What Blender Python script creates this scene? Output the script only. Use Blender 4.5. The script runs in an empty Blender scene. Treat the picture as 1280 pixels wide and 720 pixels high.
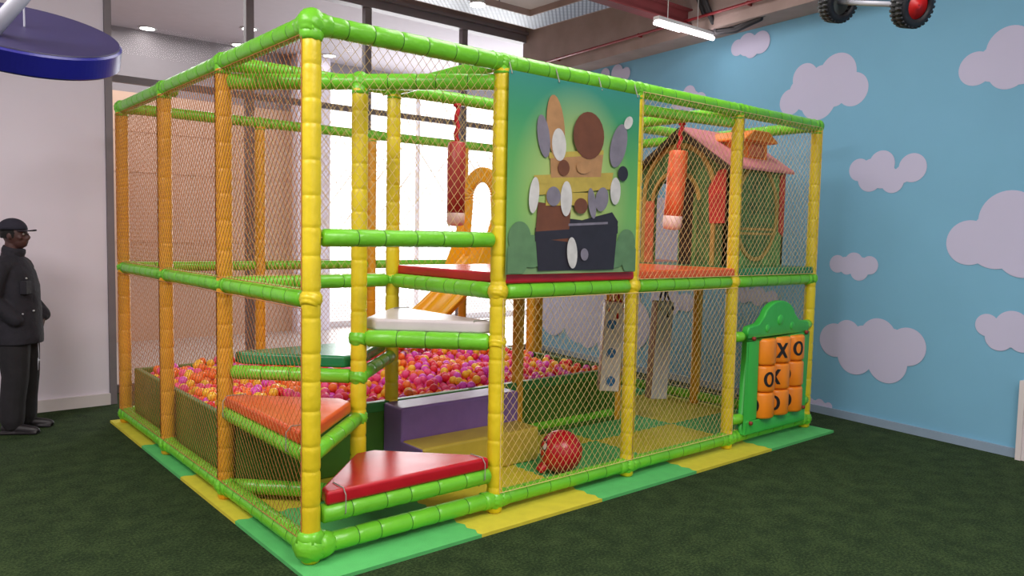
import bpy, bmesh, math, random
from mathutils import Vector, Matrix, noise
random.seed(7)
S = bpy.context.scene
COL = S.collection
PI = math.pi
BX, BY = 1.2095, 1.2191          # bay sizes of the play frame
ZB, ZM, ZT = 0.10, 1.38, 2.74    # base, deck and top rail heights

# ------------------------------------------------------------------ materials
def lin(c):
    return tuple(((v/255)/12.92 if v/255 <= .04045 else ((v/255+.055)/1.055)**2.4) for v in c)
def nodes(name):
    m = bpy.data.materials.new(name); m.use_nodes = True
    return m, m.node_tree, m.node_tree.nodes['Principled BSDF']
def mat(name, rgb, rough=.5, metal=0, var=.06, scale=8, bump=0, bscale=40, emit=0, coat=0, alpha=None, spec=.5):
    m, t, b = nodes(name)
    L = lin(rgb)
    tc = t.nodes.new('ShaderNodeTexCoord')
    n = t.nodes.new('ShaderNodeTexNoise'); n.inputs['Scale'].default_value = scale; n.inputs['Detail'].default_value = 4
    t.links.new(tc.outputs['Object'], n.inputs['Vector'])
    r = t.nodes.new('ShaderNodeValToRGB')
    r.color_ramp.elements[0].position = .3; r.color_ramp.elements[1].position = .7
    r.color_ramp.elements[0].color = tuple(v*(1-var) for v in L)+(1,)
    r.color_ramp.elements[1].color = tuple(min(1, v*(1+var)) for v in L)+(1,)
    t.links.new(n.outputs['Fac'], r.inputs['Fac']); t.links.new(r.outputs['Color'], b.inputs['Base Color'])
    b.inputs['Roughness'].default_value = rough; b.inputs['Metallic'].default_value = metal
    b.inputs['Specular IOR Level'].default_value = spec
    if coat: b.inputs['Coat Weight'].default_value = coat; b.inputs['Coat Roughness'].default_value = .15
    if bump:
        n2 = t.nodes.new('ShaderNodeTexNoise'); n2.inputs['Scale'].default_value = bscale; n2.inputs['Detail'].default_value = 3
        t.links.new(tc.outputs['Object'], n2.inputs['Vector'])
        bp = t.nodes.new('ShaderNodeBump'); bp.inputs['Strength'].default_value = bump; bp.inputs['Distance'].default_value = .02
        t.links.new(n2.outputs['Fac'], bp.inputs['Height']); t.links.new(bp.outputs['Normal'], b.inputs['Normal'])
    if emit:
        b.inputs['Emission Color'].default_value = L+(1,); b.inputs['Emission Strength'].default_value = emit
    return m
M = dict(
 green=mat('green_vinyl', (116,202,50), .30, var=.07, scale=5, bump=.25, bscale=18),
 yellow=mat('yellow_vinyl', (228,204,34), .36, var=.08, scale=5, bump=.25, bscale=18),
 yellow_tinted=mat('yellow_vinyl_tinted', (228,164,34), .4, var=.08, scale=5, bump=.25, bscale=18),  # yellow vinyl with the net's tint and warm light put into its colour
 seam=mat('dark_seam', (48,104,26), .6),
 net=mat('net_cord', (226,196,134), .8, var=.15, scale=30),
 net_shaded=mat('net_cord_orange_shaded', (182,118,68), .8, var=.12, scale=30),  # orange cord, darkened in colour for the shade on the backlit net
 netg=mat('net_cord_grey', (214,210,196), .8, var=.12, scale=30),
 red=mat('red_vinyl', (188,26,40), .25, var=.08, bump=.12, bscale=6),
 orange=mat('orange_vinyl', (222,92,44), .28, var=.08, bump=.12, bscale=6),
 dgreen=mat('green_pad_vinyl', (40,130,80), .25, var=.08, bump=.12, bscale=6),
 white=mat('white_vinyl', (215,205,210), .3, var=.04, bump=.12, bscale=6),
 pit=mat('pit_wall_vinyl', (66,112,36), .45, var=.14, scale=3, bump=.15, bscale=8),
 piti=mat('pit_wall_top', (62,135,66), .4, var=.1),
 purple=mat('purple_vinyl', (128,98,158), .4, var=.07, bump=.1, bscale=8),
 ymat=mat('yellow_foam', (208,196,52), .8, var=.06, scale=12, bump=.3, bscale=150),
 gmat=mat('green_foam', (86,184,100), .8, var=.06, scale=12, bump=.3, bscale=150),
 ystep=mat('mustard_vinyl', (196,172,66), .45, var=.06, bump=.1, bscale=8),
 slide=mat('slide_plastic', (255,184,28), .3, var=.04),
 rope=mat('grey_cord', (150,150,140), .8),
 redrope=mat('red_strap', (190,30,40), .7, var=.2, scale=60),
 navyrope=mat('navy_strap', (30,40,70), .7, var=.2, scale=60),
 bagred=mat('bag_vinyl_red', (168,56,50), .4, var=.12, scale=9, bump=.2, bscale=12),
 bagor=mat('bag_vinyl_orange', (226,104,62), .4, var=.2, scale=9, bump=.2, bscale=12),
 bagpink=mat('bag_vinyl_pale', (228,190,184), .45),
 bagwhite=mat('bag_vinyl_white', (206,196,190), .45, var=.06),
 baggrey=mat('bag_vinyl_grey', (172,172,178), .45, var=.06),
 bagtan=mat('bag_vinyl_tan', (150,112,84), .5, var=.1),
 bluedot=mat('blue_spot', (50,110,160), .5),
 tttg=mat('board_green_plastic', (62,186,70), .38, var=.05, bump=.08, bscale=30),
 ttto=mat('block_orange_plastic', (244,140,28), .35, var=.05),
 black=mat('black_print', (18,18,20), .5),
 bolt=mat('rust_red_bolt', (150,50,36), .5),
 # house
 hgreen=mat('house_print_green', (72,112,62), .6, var=.45, scale=9, bump=.1),
 hgreen2=mat('house_print_light_green', (100,148,84), .6, var=.35, scale=14, bump=.1),
 hdark=mat('house_print_dark', (52,42,30), .6, var=.4, scale=9),
 htan=mat('house_trim_tan', (170,140,72), .6, var=.15, scale=14),
 hred=mat('house_print_red', (190,58,54), .6, var=.2, scale=9),
 hbark=mat('house_print_bark', (196,104,70), .6, var=.3, scale=14),
 hroof=mat('house_roof_pink', (206,128,136), .6, var=.1, scale=6),
 horange=mat('house_dormer_orange', (232,128,40), .5, var=.15, scale=10),
 # room
 conc=mat('raw_concrete', (182,168,160), .9, var=.14, scale=1.6, bump=.25, bscale=14),
 conc2=mat('concrete_beam', (158,138,132), .9, var=.12, scale=3, bump=.25, bscale=14),
 wwall=mat('white_plaster', (226,218,230), .8, var=.03, scale=1.2),
 skirt=mat('white_skirting', (214,206,206), .5, var=.02),
 frame=mat('dark_window_frame', (122,114,120), .5, var=.05),
 blue=mat('sky_blue_wallpaper', (116,172,202), .75, var=.035, scale=1.3),
 cloud=mat('cloud_and_glare_print', (190,187,214), .75, var=.02, scale=1.3),
 bskirt=mat('grey_blue_skirting', (136,156,176), .5, var=.03),
 beige=mat('beige_net_tint', (204,172,152), .8, var=.03, scale=1),  # the net's tan tint is put into this wall colour
 bulk=mat('grey_bulkhead', (140,134,138), .85, var=.02),
 hallceil=mat('hall_ceiling_white', (176,170,178), .8, var=.02),
 hallfloor=mat('hall_floor_tile', (170,160,155), .3, var=.04),
 steelred=mat('red_oxide_steel', (116,50,52), .6, var=.15, scale=4),
 piper=mat('red_pipe_paint', (132,36,42), .4, var=.1),
 cable=mat('black_cable', (34,32,36), .6),
 tube=mat('lit_tube', (255,240,245), .4, emit=9),
 lamp=mat('lit_downlight', (255,250,245), .4, emit=14),
 lampring=mat('downlight_ring', (190,190,190), .4),
 tyre=mat('black_tyre_rubber', (16,17,24), .55, bump=.2),
 hubred=mat('red_hub', (200,32,34), .4),
 hubgrey=mat('grey_hub_back', (66,72,70), .6),
 axle=mat('grey_painted_metal', (182,184,196), .35, var=.04),
 disct=mat('disc_dark_violet', (40,35,72), .45, var=.06),
 discr=mat('disc_blue_edge', (28,28,130), .3, var=.1),
 # person
 skin=mat('skin', (74,46,42), .55, var=.05, scale=20),
 jacket=mat('black_jacket_cloth', (29,27,36), .85, var=.15, scale=12, bump=.5, bscale=18),
 trousers=mat('black_trouser_cloth', (29,27,31), .9, var=.12, scale=12, bump=.4, bscale=14),
 cap=mat('black_cap_cloth', (34,32,46), .85, var=.1, scale=20),
 shoe=mat('black_shoe_leather', (26,22,26), .5),
 hair=mat('black_hair', (16,14,14), .9),
 eye=mat('eye_white', (190,180,175), .3),
 button=mat('silver_button', (190,190,195), .3, metal=.8),
)
_b = M['slide'].node_tree.nodes['Principled BSDF']; _b.inputs['Subsurface Weight'].default_value = .5; _b.inputs['Subsurface Radius'].default_value = (.06,.04,.01)
def ballmat(n, rgb):
    m = mat(n, rgb, .28, var=.02)
    b = m.node_tree.nodes['Principled BSDF']
    b.inputs['Subsurface Weight'].default_value = .15; b.inputs['Subsurface Radius'].default_value = (.02,.02,.02)
    return m
BALLC = [('orange', ballmat('ball_orange', (255,122,48))), ('red', ballmat('ball_red', (236,46,66))),
         ('pink', ballmat('ball_pink', (252,88,148))), ('magenta', ballmat('ball_magenta', (232,84,206))),
         ('yellow', ballmat('ball_yellow', (255,198,52)))]
# turf
def turf():
    m, t, b = nodes('artificial_turf')
    tc = t.nodes.new('ShaderNodeTexCoord')
    n = t.nodes.new('ShaderNodeTexNoise'); n.inputs['Scale'].default_value = 70; n.inputs['Detail'].default_value = 8; n.inputs['Roughness'].default_value = .75
    n3 = t.nodes.new('ShaderNodeTexNoise'); n3.inputs['Scale'].default_value = 7; n3.inputs['Detail'].default_value = 7
    t.links.new(tc.outputs['Object'], n.inputs['Vector']); t.links.new(tc.outputs['Object'], n3.inputs['Vector'])
    mx = t.nodes.new('ShaderNodeMath'); mx.operation = 'MULTIPLY_ADD'; mx.inputs[1].default_value = .22
    t.links.new(n3.outputs['Fac'], mx.inputs[0])
    m2 = t.nodes.new('ShaderNodeMath'); m2.operation = 'MULTIPLY'; m2.inputs[1].default_value = .84
    t.links.new(n.outputs['Fac'], m2.inputs[0]); t.links.new(m2.outputs[0], mx.inputs[2])
    r = t.nodes.new('ShaderNodeValToRGB')
    e = r.color_ramp.elements
    e[0].position = .36; e[0].color = lin((19,29,17))+(1,)
    e[1].position = .72; e[1].color = lin((84,102,58))+(1,)
    k = r.color_ramp.elements.new(.52); k.color = lin((42,60,33))+(1,)
    t.links.new(mx.outputs[0], r.inputs['Fac']); t.links.new(r.outputs['Color'], b.inputs['Base Color'])
    b.inputs['Roughness'].default_value = .95; b.inputs['Specular IOR Level'].default_value = .15
    bp = t.nodes.new('ShaderNodeBump'); bp.inputs['Strength'].default_value = .9; bp.inputs['Distance'].default_value = .015
    t.links.new(n.outputs['Fac'], bp.inputs['Height']); t.links.new(bp.outputs['Normal'], b.inputs['Normal'])
    return m
M['turf'] = turf()
def glass():
    m = bpy.data.materials.new('window_glass'); m.use_nodes = True; t = m.node_tree; t.nodes.clear()
    o = t.nodes.new('ShaderNodeOutputMaterial'); mx = t.nodes.new('ShaderNodeMixShader')
    tr = t.nodes.new('ShaderNodeBsdfTransparent'); tr.inputs[0].default_value = (.93,.94,.95,1)
    gl = t.nodes.new('ShaderNodeBsdfGlossy'); gl.inputs['Roughness'].default_value = .02
    lw = t.nodes.new('ShaderNodeLayerWeight'); lw.inputs['Blend'].default_value = .12
    t.links.new(lw.outputs['Fresnel'], mx.inputs[0]); t.links.new(tr.outputs[0], mx.inputs[1]); t.links.new(gl.outputs[0], mx.inputs[2])
    t.links.new(mx.outputs[0], o.inputs[0]); return m
M['glass'] = glass()
def traymat():
    m, t, b = nodes('perforated_tray')
    tc = t.nodes.new('ShaderNodeTexCoord'); mp = t.nodes.new('ShaderNodeMapping'); mp.inputs['Rotation'].default_value = (0,0,.785)
    ch = t.nodes.new('ShaderNodeTexVoronoi'); ch.inputs['Scale'].default_value = 22; ch.inputs['Randomness'].default_value = 0
    t.links.new(tc.outputs['Object'], mp.inputs[0]); t.links.new(mp.outputs[0], ch.inputs['Vector'])
    r = t.nodes.new('ShaderNodeValToRGB'); r.color_ramp.elements[0].position = .3; r.color_ramp.elements[1].position = .42
    r.color_ramp.elements[0].color = lin((196,206,220))+(1,); r.color_ramp.elements[1].color = lin((112,124,144))+(1,)
    t.links.new(ch.outputs['Distance'], r.inputs['Fac']); t.links.new(r.outputs['Color'], b.inputs['Base Color'])
    b.inputs['Roughness'].default_value = .45; return m
M['tray'] = traymat()
def bannermat():
    # printed backdrop: teal at the top, a pale yellow-green glow behind the picture, soft hills
    m, t, b = nodes('banner_print')
    tc = t.nodes.new('ShaderNodeTexCoord')
    sp = t.nodes.new('ShaderNodeSeparateXYZ'); t.links.new(tc.outputs['Object'], sp.inputs[0])
    r = t.nodes.new('ShaderNodeValToRGB'); cr = r.color_ramp
    mr = t.nodes.new('ShaderNodeMapRange'); mr.inputs['From Min'].default_value = 0; mr.inputs['From Max'].default_value = 1.2
    t.links.new(sp.outputs['Z'], mr.inputs['Value']); t.links.new(mr.outputs[0], r.inputs['Fac'])
    cr.elements[0].position = 0; cr.elements[0].color = lin((126,160,110))+(1,)
    cr.elements[1].position = 1; cr.elements[1].color = lin((56,142,128))+(1,)
    for p_, c_ in ((.3,(116,178,96)), (.6,(92,168,92)), (.8,(64,152,104))):
        k = cr.elements.new(p_); k.color = lin(c_)+(1,)
    mp = t.nodes.new('ShaderNodeMapping'); mp.inputs['Location'].default_value = (-.56*1.9,0,-.55*1.55); mp.inputs['Scale'].default_value = (1.9,1,1.55)
    g = t.nodes.new('ShaderNodeTexGradient'); g.gradient_type = 'SPHERICAL'
    t.links.new(tc.outputs['Object'], mp.inputs[0]); t.links.new(mp.outputs[0], g.inputs[0])
    mx = t.nodes.new('ShaderNodeMix'); mx.data_type = 'RGBA'
    ml = t.nodes.new('ShaderNodeMath'); ml.operation = 'MULTIPLY'; ml.inputs[1].default_value = 1.1; ml.use_clamp = True
    t.links.new(g.outputs['Fac'], ml.inputs[0]); t.links.new(ml.outputs[0], mx.inputs[0])
    t.links.new(r.outputs['Color'], mx.inputs[6]); mx.inputs[7].default_value = lin((206,214,132))+(1,)
    t.links.new(mx.outputs[2], b.inputs['Base Color']); b.inputs['Roughness'].default_value = .5
    return m
M['banner'] = bannermat()
for k_, c_ in dict(pb=(44,40,50), pbox=(186,164,74), pbrown=(112,66,44), pgrey=(128,122,134), pwhite=(206,204,200), phill=(96,134,92), pface=(176,132,88)).items():
    M[k_] = mat('print_'+k_, c_, .5, var=.12, scale=14)

# ------------------------------------------------------------------ helpers
def obj(name, bm, m, parent=None, smooth=False, recalc=True):
    me = bpy.data.meshes.new(name)
    if recalc: bmesh.ops.recalc_face_normals(bm, faces=bm.faces)
    bm.to_mesh(me); bm.free()
    for x in (m if isinstance(m, (list, tuple)) else [m]): me.materials.append(M[x] if isinstance(x, str) else x)
    if smooth: me.polygons.foreach_set('use_smooth', [True]*len(me.polygons))
    o = bpy.data.objects.new(name, me); COL.objects.link(o)
    if parent: o.parent = parent
    return o
def tag(o, label=None, cat=None, group=None, kind=None):
    if label: o['label'] = label
    if cat: o['category'] = cat
    if group: o['group'] = group
    if kind: o['kind'] = kind
    return o
def thing(name, label, cat, loc=(0,0,0), rotz=0, group=None):
    o = bpy.data.objects.new(name, None); COL.objects.link(o); o.empty_display_size = .1
    o.location = loc; o.rotation_euler = (0,0,rotz)
    return tag(o, label, cat, group)
def bevel(o, w=.01, seg=2, ang=40):
    b = o.modifiers.new('bevel', 'BEVEL'); b.width = w; b.segments = seg; b.limit_method = 'ANGLE'; b.angle_limit = math.radians(ang)
    o.data.polygons.foreach_set('use_smooth', [True]*len(o.data.polygons))
    w_ = o.modifiers.new('wn', 'WEIGHTED_NORMAL'); w_.keep_sharp = False
    return o
def NB(): return bmesh.new()
def box(bm, x0, x1, y0, y1, z0, z1, mi=0, mx=None):
    P = [Vector(v) for v in ((x0,y0,z0),(x1,y0,z0),(x1,y1,z0),(x0,y1,z0),(x0,y0,z1),(x1,y0,z1),(x1,y1,z1),(x0,y1,z1))]
    if mx: P = [mx @ v for v in P]
    v = [bm.verts.new(p) for p in P]
    for f in ((0,3,2,1),(4,5,6,7),(0,1,5,4),(1,2,6,5),(2,3,7,6),(3,0,4,7)):
        bm.faces.new([v[i] for i in f]).material_index = mi
def prism(bm, pts, z0, z1, mx=None, mi=0):
    a = [Vector((x,y,z0)) for x,y in pts]; b = [Vector((x,y,z1)) for x,y in pts]
    if mx: a = [mx @ v for v in a]; b = [mx @ v for v in b]
    a = [bm.verts.new(v) for v in a]; b = [bm.verts.new(v) for v in b]
    n = len(pts)
    bm.faces.new(a[::-1]).material_index = mi; bm.faces.new(b).material_index = mi
    for i in range(n): bm.faces.new((a[i],a[(i+1)%n],b[(i+1)%n],b[i])).material_index = mi
def frame_of(d):
    d = d.normalized(); h = Vector((0,0,1)) if abs(d.z) < .95 else Vector((1,0,0))
    a = d.cross(h).normalized(); return a, a.cross(d)
def rev(bm, p0, p1, prof, n=14, mi=0, caps=True):
    # surface of revolution about p0->p1, prof = [(distance along, radius)]
    p0 = Vector(p0); d = (Vector(p1)-p0).normalized(); a, b = frame_of(d)
    R = []
    for s, r in prof:
        R.append([bm.verts.new(p0+d*s+(a*math.cos(2*PI*i/n)+b*math.sin(2*PI*i/n))*r) for i in range(n)])
    for q in range(len(R)-1):
        for i in range(n): bm.faces.new((R[q][i],R[q][(i+1)%n],R[q+1][(i+1)%n],R[q+1][i])).material_index = mi
    if caps:
        bm.faces.new(R[0][::-1]).material_index = mi; bm.faces.new(R[-1]).material_index = mi
def cyl(bm, p0, p1, r, n=12, r1=None, mi=0):
    rev(bm, p0, p1, [(0,r),((Vector(p1)-Vector(p0)).length, r if r1 is None else r1)], n, mi)
def path(bm, pts, r, n=6, mi=0):
    pts = [Vector(p) for p in pts]; R = []
    up = None
    for i, p in enumerate(pts):
        d = (pts[min(i+1,len(pts)-1)]-pts[max(i-1,0)]).normalized()
        if up is None: a, b = frame_of(d)
        else:
            a = (up - d*up.dot(d)).normalized(); b = a.cross(d)
        up = a
        R.append([bm.verts.new(p+(a*math.cos(2*PI*k/n)+b*math.sin(2*PI*k/n))*r) for k in range(n)])
    for q in range(len(R)-1):
        for i in range(n): bm.faces.new((R[q][i],R[q][(i+1)%n],R[q+1][(i+1)%n],R[q+1][i])).material_index = mi
    bm.faces.new(R[0][::-1]); bm.faces.new(R[-1])
def ball(bm, c, r, nu=16, nv=10, sc=(1,1,1), mi=0, mx=None):
    c = Vector(c); V = []
    top = None
    def P(th, ph):
        v = Vector((math.sin(th)*math.cos(ph)*sc[0], math.sin(th)*math.sin(ph)*sc[1], math.cos(th)*sc[2]))*r
        if mx: v = mx @ v
        return bm.verts.new(c+v)
    top = P(0,0); bot = P(PI,0)
    for j in range(1,nv): V.append([P(PI*j/nv, 2*PI*i/nu) for i in range(nu)])
    for i in range(nu):
        k = (i+1)%nu
        bm.faces.new((top,V[0][i],V[0][k])).material_index = mi; bm.faces.new((V[-1][i],bot,V[-1][k])).material_index = mi
        for j in range(nv-2): bm.faces.new((V[j][i],V[j+1][i],V[j+1][k],V[j][k])).material_index = mi
def circ(cx, cy, r, n=24, a0=0, a1=2*PI, sy=1):
    k = n if abs(a1-a0-2*PI) < 1e-6 else n+1
    return [(cx+r*math.cos(a0+(a1-a0)*i/n), cy+r*sy*math.sin(a0+(a1-a0)*i/n)) for i in range(k)]

# ------------------------------------------------------------------ the room
def struct(name, bm, m, parent=None, kind=True):
    o = obj(name, bm, m, parent)
    if not parent: o['kind'] = 'structure'
    return o
bm = NB(); box(bm, -7.6, 7.2, -7.2, 5.1, -.1, 0); struct('floor', bm, 'turf')
bm = NB(); box(bm, -7.6, 7.2, -7.2, 5.25, 4.8, 5.0); struct('ceiling', bm, 'conc')
bm = NB(); box(bm, -7.6, .07, 4.58, 5.12, 0, 4.8); struct('wall_left', bm, 'wwall')
bm = NB(); box(bm, -7.6, .075, 4.55, 4.58, 0, .11); struct('baseboard_left', bm, 'skirt'); 
bm = NB(); box(bm, .072, .135, 4.56, 5.12, 0, 4.8); struct('trim_1', bm, 'frame')
bm = NB(); box(bm, -7.6, 7.2, -7.3, -7.2, 0, 4.8); struct('wall_back', bm, 'wwall')
bm = NB(); box(bm, -7.7, -7.6, -7.3, 5.2, 0, 4.8); struct('wall_side', bm, 'wwall')
# blue cloud wall, slightly skewed to the room: x = 5.56 + .107 y
WA = math.atan(.107)
WL = Matrix.Translation((5.56,0,0)) @ Matrix.Rotation(-WA, 4, 'Z')   # local y runs along the wall, local x = 0 is its face
def wl(y): return y/math.cos(WA)
CL = [[(0.23,3.34,.202),(.06,3.17,.16),(.59,3.36,.145),(.75,3.14,.132),(.43,3.12,.199),(.28,3.2,.172),(.5,3.24,.14)],
 [(-1.3,3.3,.181),(-1.05,3.18,.14),(-1.3,3.13,.155),(-1.4,3.19,.191),(-1.62,3.16,.17)],
 [(-.05,2.4,.106),(-.27,2.44,.126),(-.56,2.39,.129),(-.16,2.31,.12),(-.38,2.28,.11),(-.3,2.36,.1)],
 [(.13,1.5,.086),(-.04,1.52,.096),(-.2,1.5,.087),(-.1,1.44,.092),(.03,1.47,.07)],
 [(-1.38,1.92,.24),(-1.08,1.73,.189),(-1.29,1.74,.224),(-1.5,1.66,.205),(-1.7,1.8,.2)],
 [(.12,.75,.165),(-.01,.83,.132),(-.32,.83,.18),(-.6,.78,.174),(-.42,.61,.193),(-.1,.63,.184),(-.3,.7,.15)],
 [(-1.26,1.05,.093),(-1.45,1.05,.136),(-1.36,.96,.112),(-1.53,.96,.103),(-1.68,1.0,.1)],
 [(.25,.085,.056),(.35,.08,.05),(.15,.085,.04)],
 [(1.46,3.82,.088),(1.33,3.83,.122),(1.15,3.82,.119),(1.27,3.77,.095)],
 [(3.67,3.87,.096),(3.43,3.86,.115),(3.26,3.83,.083)],
 [(2.15,3.41,.105),(2.32,3.34,.106),(1.98,3.31,.103),(2.15,3.3,.1)],
 [(3.73,.63,.351),(3.29,.51,.297),(4.13,.53,.317),(3.47,.36,.237),(3.9,.42,.25),(3.2,.95,.33),(4.3,.95,.4),(3.7,1.1,.36),(4.7,.6,.35),(3.0,.6,.33)],  # cloud enlarged so its pale area also stands in for window glare
 [(2.32,.97,.136),(2.57,.98,.109),(2.08,.96,.114),(2.3,.9,.11)],
 [(1.05,1.11,.104),(1.24,1.12,.097),(.87,1.11,.076)],
 [(2.56,1.84,.376),(2.22,1.68,.317),(2.88,1.69,.336),(2.5,1.6,.3)],  # cloud added to paint in the brightness seen through the house door
 [(4.2,2.2,.3),(3.9,2.1,.28),(4.5,2.1,.26)],
 [(-2.6,2.6,.22),(-2.3,2.5,.2),(-2.9,2.5,.2),(-2.6,2.42,.18)]]
for c_ in CL:
    for q in range(len(c_)):
        for q2 in range(q):
            (y0_,z0_,r0_),(y1_,z1_,r1_) = c_[q][:3], c_[q2][:3]
            if math.hypot(y0_-y1_, z0_-z1_) < (r0_+r1_)*1.05 and len(c_) < 14: c_.append(((y0_+y1_)/2, (z0_+z1_)/2, .72*min(r0_,r1_)))
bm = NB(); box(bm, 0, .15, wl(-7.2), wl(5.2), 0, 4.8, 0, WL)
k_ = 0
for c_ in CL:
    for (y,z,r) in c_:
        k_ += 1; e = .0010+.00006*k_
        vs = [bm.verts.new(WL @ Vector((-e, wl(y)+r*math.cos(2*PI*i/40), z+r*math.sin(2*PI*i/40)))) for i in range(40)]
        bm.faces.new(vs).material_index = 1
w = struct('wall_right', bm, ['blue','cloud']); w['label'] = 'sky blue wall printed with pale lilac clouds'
bm = NB(); box(bm, -.025, -.001, wl(-1.55), wl(5.1), 0, .075, 0, WL); struct('baseboard_right', bm, 'bskirt')
bm = NB(); box(bm, -.06, 0, wl(-2.6), wl(-1.56), 0, .62, 0, WL); box(bm, -.075, 0, wl(-1.60), wl(-1.56), 0, .64, 0, WL); struct('trim_2', bm, 'skirt')
# concrete downstand beam over the blue wall and services
bm = NB(); box(bm, -.36, 0, wl(-7.2), wl(5.1), 3.98, 4.8, 0, WL); struct('trim_3', bm, 'conc2')['label'] = 'concrete downstand beam above the blue wall'
# window wall
def pane_bay(n, x0, x1):
    b = NB()
    box(b, x1-.045, x1+.045, 5.10, 5.18, 0, 4.52)
    box(b, x0+.045, x1-.045, 5.11, 5.17, 3.20, 3.27)
    box(b, x0+.045, x1-.045, 5.11, 5.17, 0, .08)
    f = struct('window_%d' % n, b, 'frame')
    g = NB(); v = [g.verts.new(p) for p in ((x0+.04,5.14,.05),(x1-.04,5.14,.05),(x1-.04,5.14,4.5),(x0+.04,5.14,4.5))]; g.faces.new(v)
    gl = obj('glass_pane', g, 'glass', f)
for n, (a, b_) in enumerate([(.1,1.68),(1.68,3.18),(3.18,4.67),(4.67,6.12)]): pane_bay(n+1, a, b_)
bm = NB(); box(bm, .1, 7.2, 5.06, 5.2, 4.5, 4.6); box(bm, .1, 7.2, 5.0, 5.24, 4.6, 4.64); struct('trim_4', bm, 'frame')['label'] = 'dark steel beam over the window wall'
bm = NB(); box(bm, 6.03, 6.2, 4.92, 5.18, 3.9, 4.5); struct('trim_5', bm, 'conc2')['label'] = 'short concrete stub column at the window corner'
bm = NB(); box(bm, .1, 7.2, 5.1, 5.3, 4.6, 4.8); struct('wall_lintel', bm, 'conc2')
# hall beyond the glass
bm = NB(); box(bm, -7.6, 16, 5.1, 14, -.1, 0); struct('floor_hall', bm, 'hallfloor')
bm = NB(); box(bm, -7.6, 16, 5.25, 9.2, 4.66, 4.8); struct('ceiling_hall', bm, 'hallceil')
bm = NB(); box(bm, -7.6, 3.9, 9.0, 9.2, 0, 4.66); box(bm, 4.5, 16, 9.0, 9.2, 4.3, 4.66)
struct('wall_hall', bm, 'bulk')
bm = NB(); box(bm, -7.6, 3.9, 8.95, 9.0, 0, 3.72)  # panel added so the grey hall wall takes on the net's tan tint
for z in (3.15, 2.55, 1.5): box(bm, -7.6, 3.9, 8.94, 8.95, z, z+.012)
struct('wall_tint_panel', bm, 'beige')
bm = NB(); box(bm, 3.9, 4.5, 8.75, 9.2, 0, 4.66); struct('wall_pier', bm, 'wwall')
bm = NB(); box(bm, -7.7, -7.6, 5.1, 9.2, 0, 4.7); struct('wall_hallend', bm, 'beige')
bm = NB()
for x in (6.5, 8.4, 10.3, 12.2): box(bm, x-.03, x+.03, 9.05, 9.12, 0, 4.3)
box(bm, 4.5, 14, 9.05, 9.12, 0, .1); struct('window_5', bm, 'skirt')
for i, (x, y, l) in enumerate([(1.58,8.8,'round downlight in hall ceiling, nearest the white wall'),(2.95,8.84,'round downlight in hall ceiling, just left of the tall mullion'),
        (4.35,8.5,'round downlight in hall ceiling behind the front net'),(2.7,7.75,'smaller looking round downlight beside the tall dark mullion')]):
    t = thing('downlight', l, 'ceiling light', (x,y,4.66), 0, 'round downlights in the hall ceiling')
    b = NB(); rev(b, (0,0,0), (0,0,-1), [(0,.13),(.012,.13),(.014,.10),(.004,.10)], 24, caps=False); obj('trim_ring', b, 'lampring', t)
    b = NB(); cyl(b, (0,0,-.002), (0,0,-.012), .10, 24); obj('lamp_disc', b, 'lamp', t)

# ceiling services
t = thing('cable_tray', 'perforated pale metal cable tray turning a corner under the ceiling', 'cable tray', (0,0,4.4))
b = NB(); box(b, -3, 5.06, 3.7, 4.12, 0, .012); box(b, 4.63, 5.06, -.5, 3.7, 0, .012); obj('tray_base', b, 'tray', t)
b = NB(); box(b, -3, 5.08, 4.12, 4.14, 0, .07); box(b, 5.06, 5.08, -.5, 4.12, 0, .07); box(b, -3, 4.61, 3.68, 3.70, -.005, .07); box(b, 4.61, 4.63, -.5, 3.70, -.005, .07)
obj('side_rail', b, 'conc2', t)
b = NB()
for x, y in ((1,3.9),(2.6,3.9),(4.3,3.9),(4.85,2.9),(4.85,1.8)): cyl(b, (x,y,.01), (x,y,.4), .008, 6)
obj('hanger_rod', b, 'frame', t)
t = thing('ceiling_spotlight', 'bright round lamp shining over the cable tray', 'ceiling light', (3.74,3.6,4.34))
b = NB(); rev(b, (0,0,.46), (0,0,-1), [(0,.012),(.34,.012),(.36,.07),(.45,.09),(.46,.09)], 16); obj('lamp_body', b, 'lampring', t)
b = NB(); cyl(b, (0,0,-.001), (0,0,-.012), .085, 20); obj('lens', b, 'lamp', t)
b = NB()
box(b, 2.2, 5.4, 1.84, 1.98, 4.07, 4.085); box(b, 2.2, 5.4, 1.84, 1.98, 4.235, 4.25); box(b, 2.2, 5.4, 1.905, 1.915, 4.085, 4.235)
for x in (2.4, 4.2): box(b, x-.03, x+.03, 1.88, 1.94, 4.25, 4.8)
tag(obj('steel_beam', b, 'steelred'), 'red oxide steel beam hung below the ceiling beside the strip light', 'beam')
b = NB(); path(b, [WL @ Vector((-.42, wl(y), 4.12)) for y in (5.0,3.5,2.0,.5,-2)], .017, 8)
for y in (4.2,2.6,1.0): q = WL @ Vector((-.42,wl(y),4.12)); box(b, q.x-.01, q.x+.07, q.y-.01, q.y+.01, 4.10, 4.14)
tag(obj('sprinkler_pipe', b, 'piper', smooth=True), 'thin red sprinkler pipe running along the concrete beam', 'pipe')
b = NB(); path(b, [(5.12,1.3,4.34),(5.1,.4,4.33),(5.05,-1.5,4.33)], .03, 8); path(b, [(5.1,1.0,4.33),(5.1,1.0,4.795)], .008, 6)
path(b, [(5.12,1.3,4.34),(4.8,1.7,4.5),(4.5,2.6,4.55)], .03, 8)
tag(obj('branch_pipe', b, 'piper', smooth=True), 'short red branch pipe above the black cables', 'pipe')
t = thing('strip_light', 'lit double fluorescent strip light hung under the red beam', 'ceiling light', (0,0,3.88))
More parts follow.
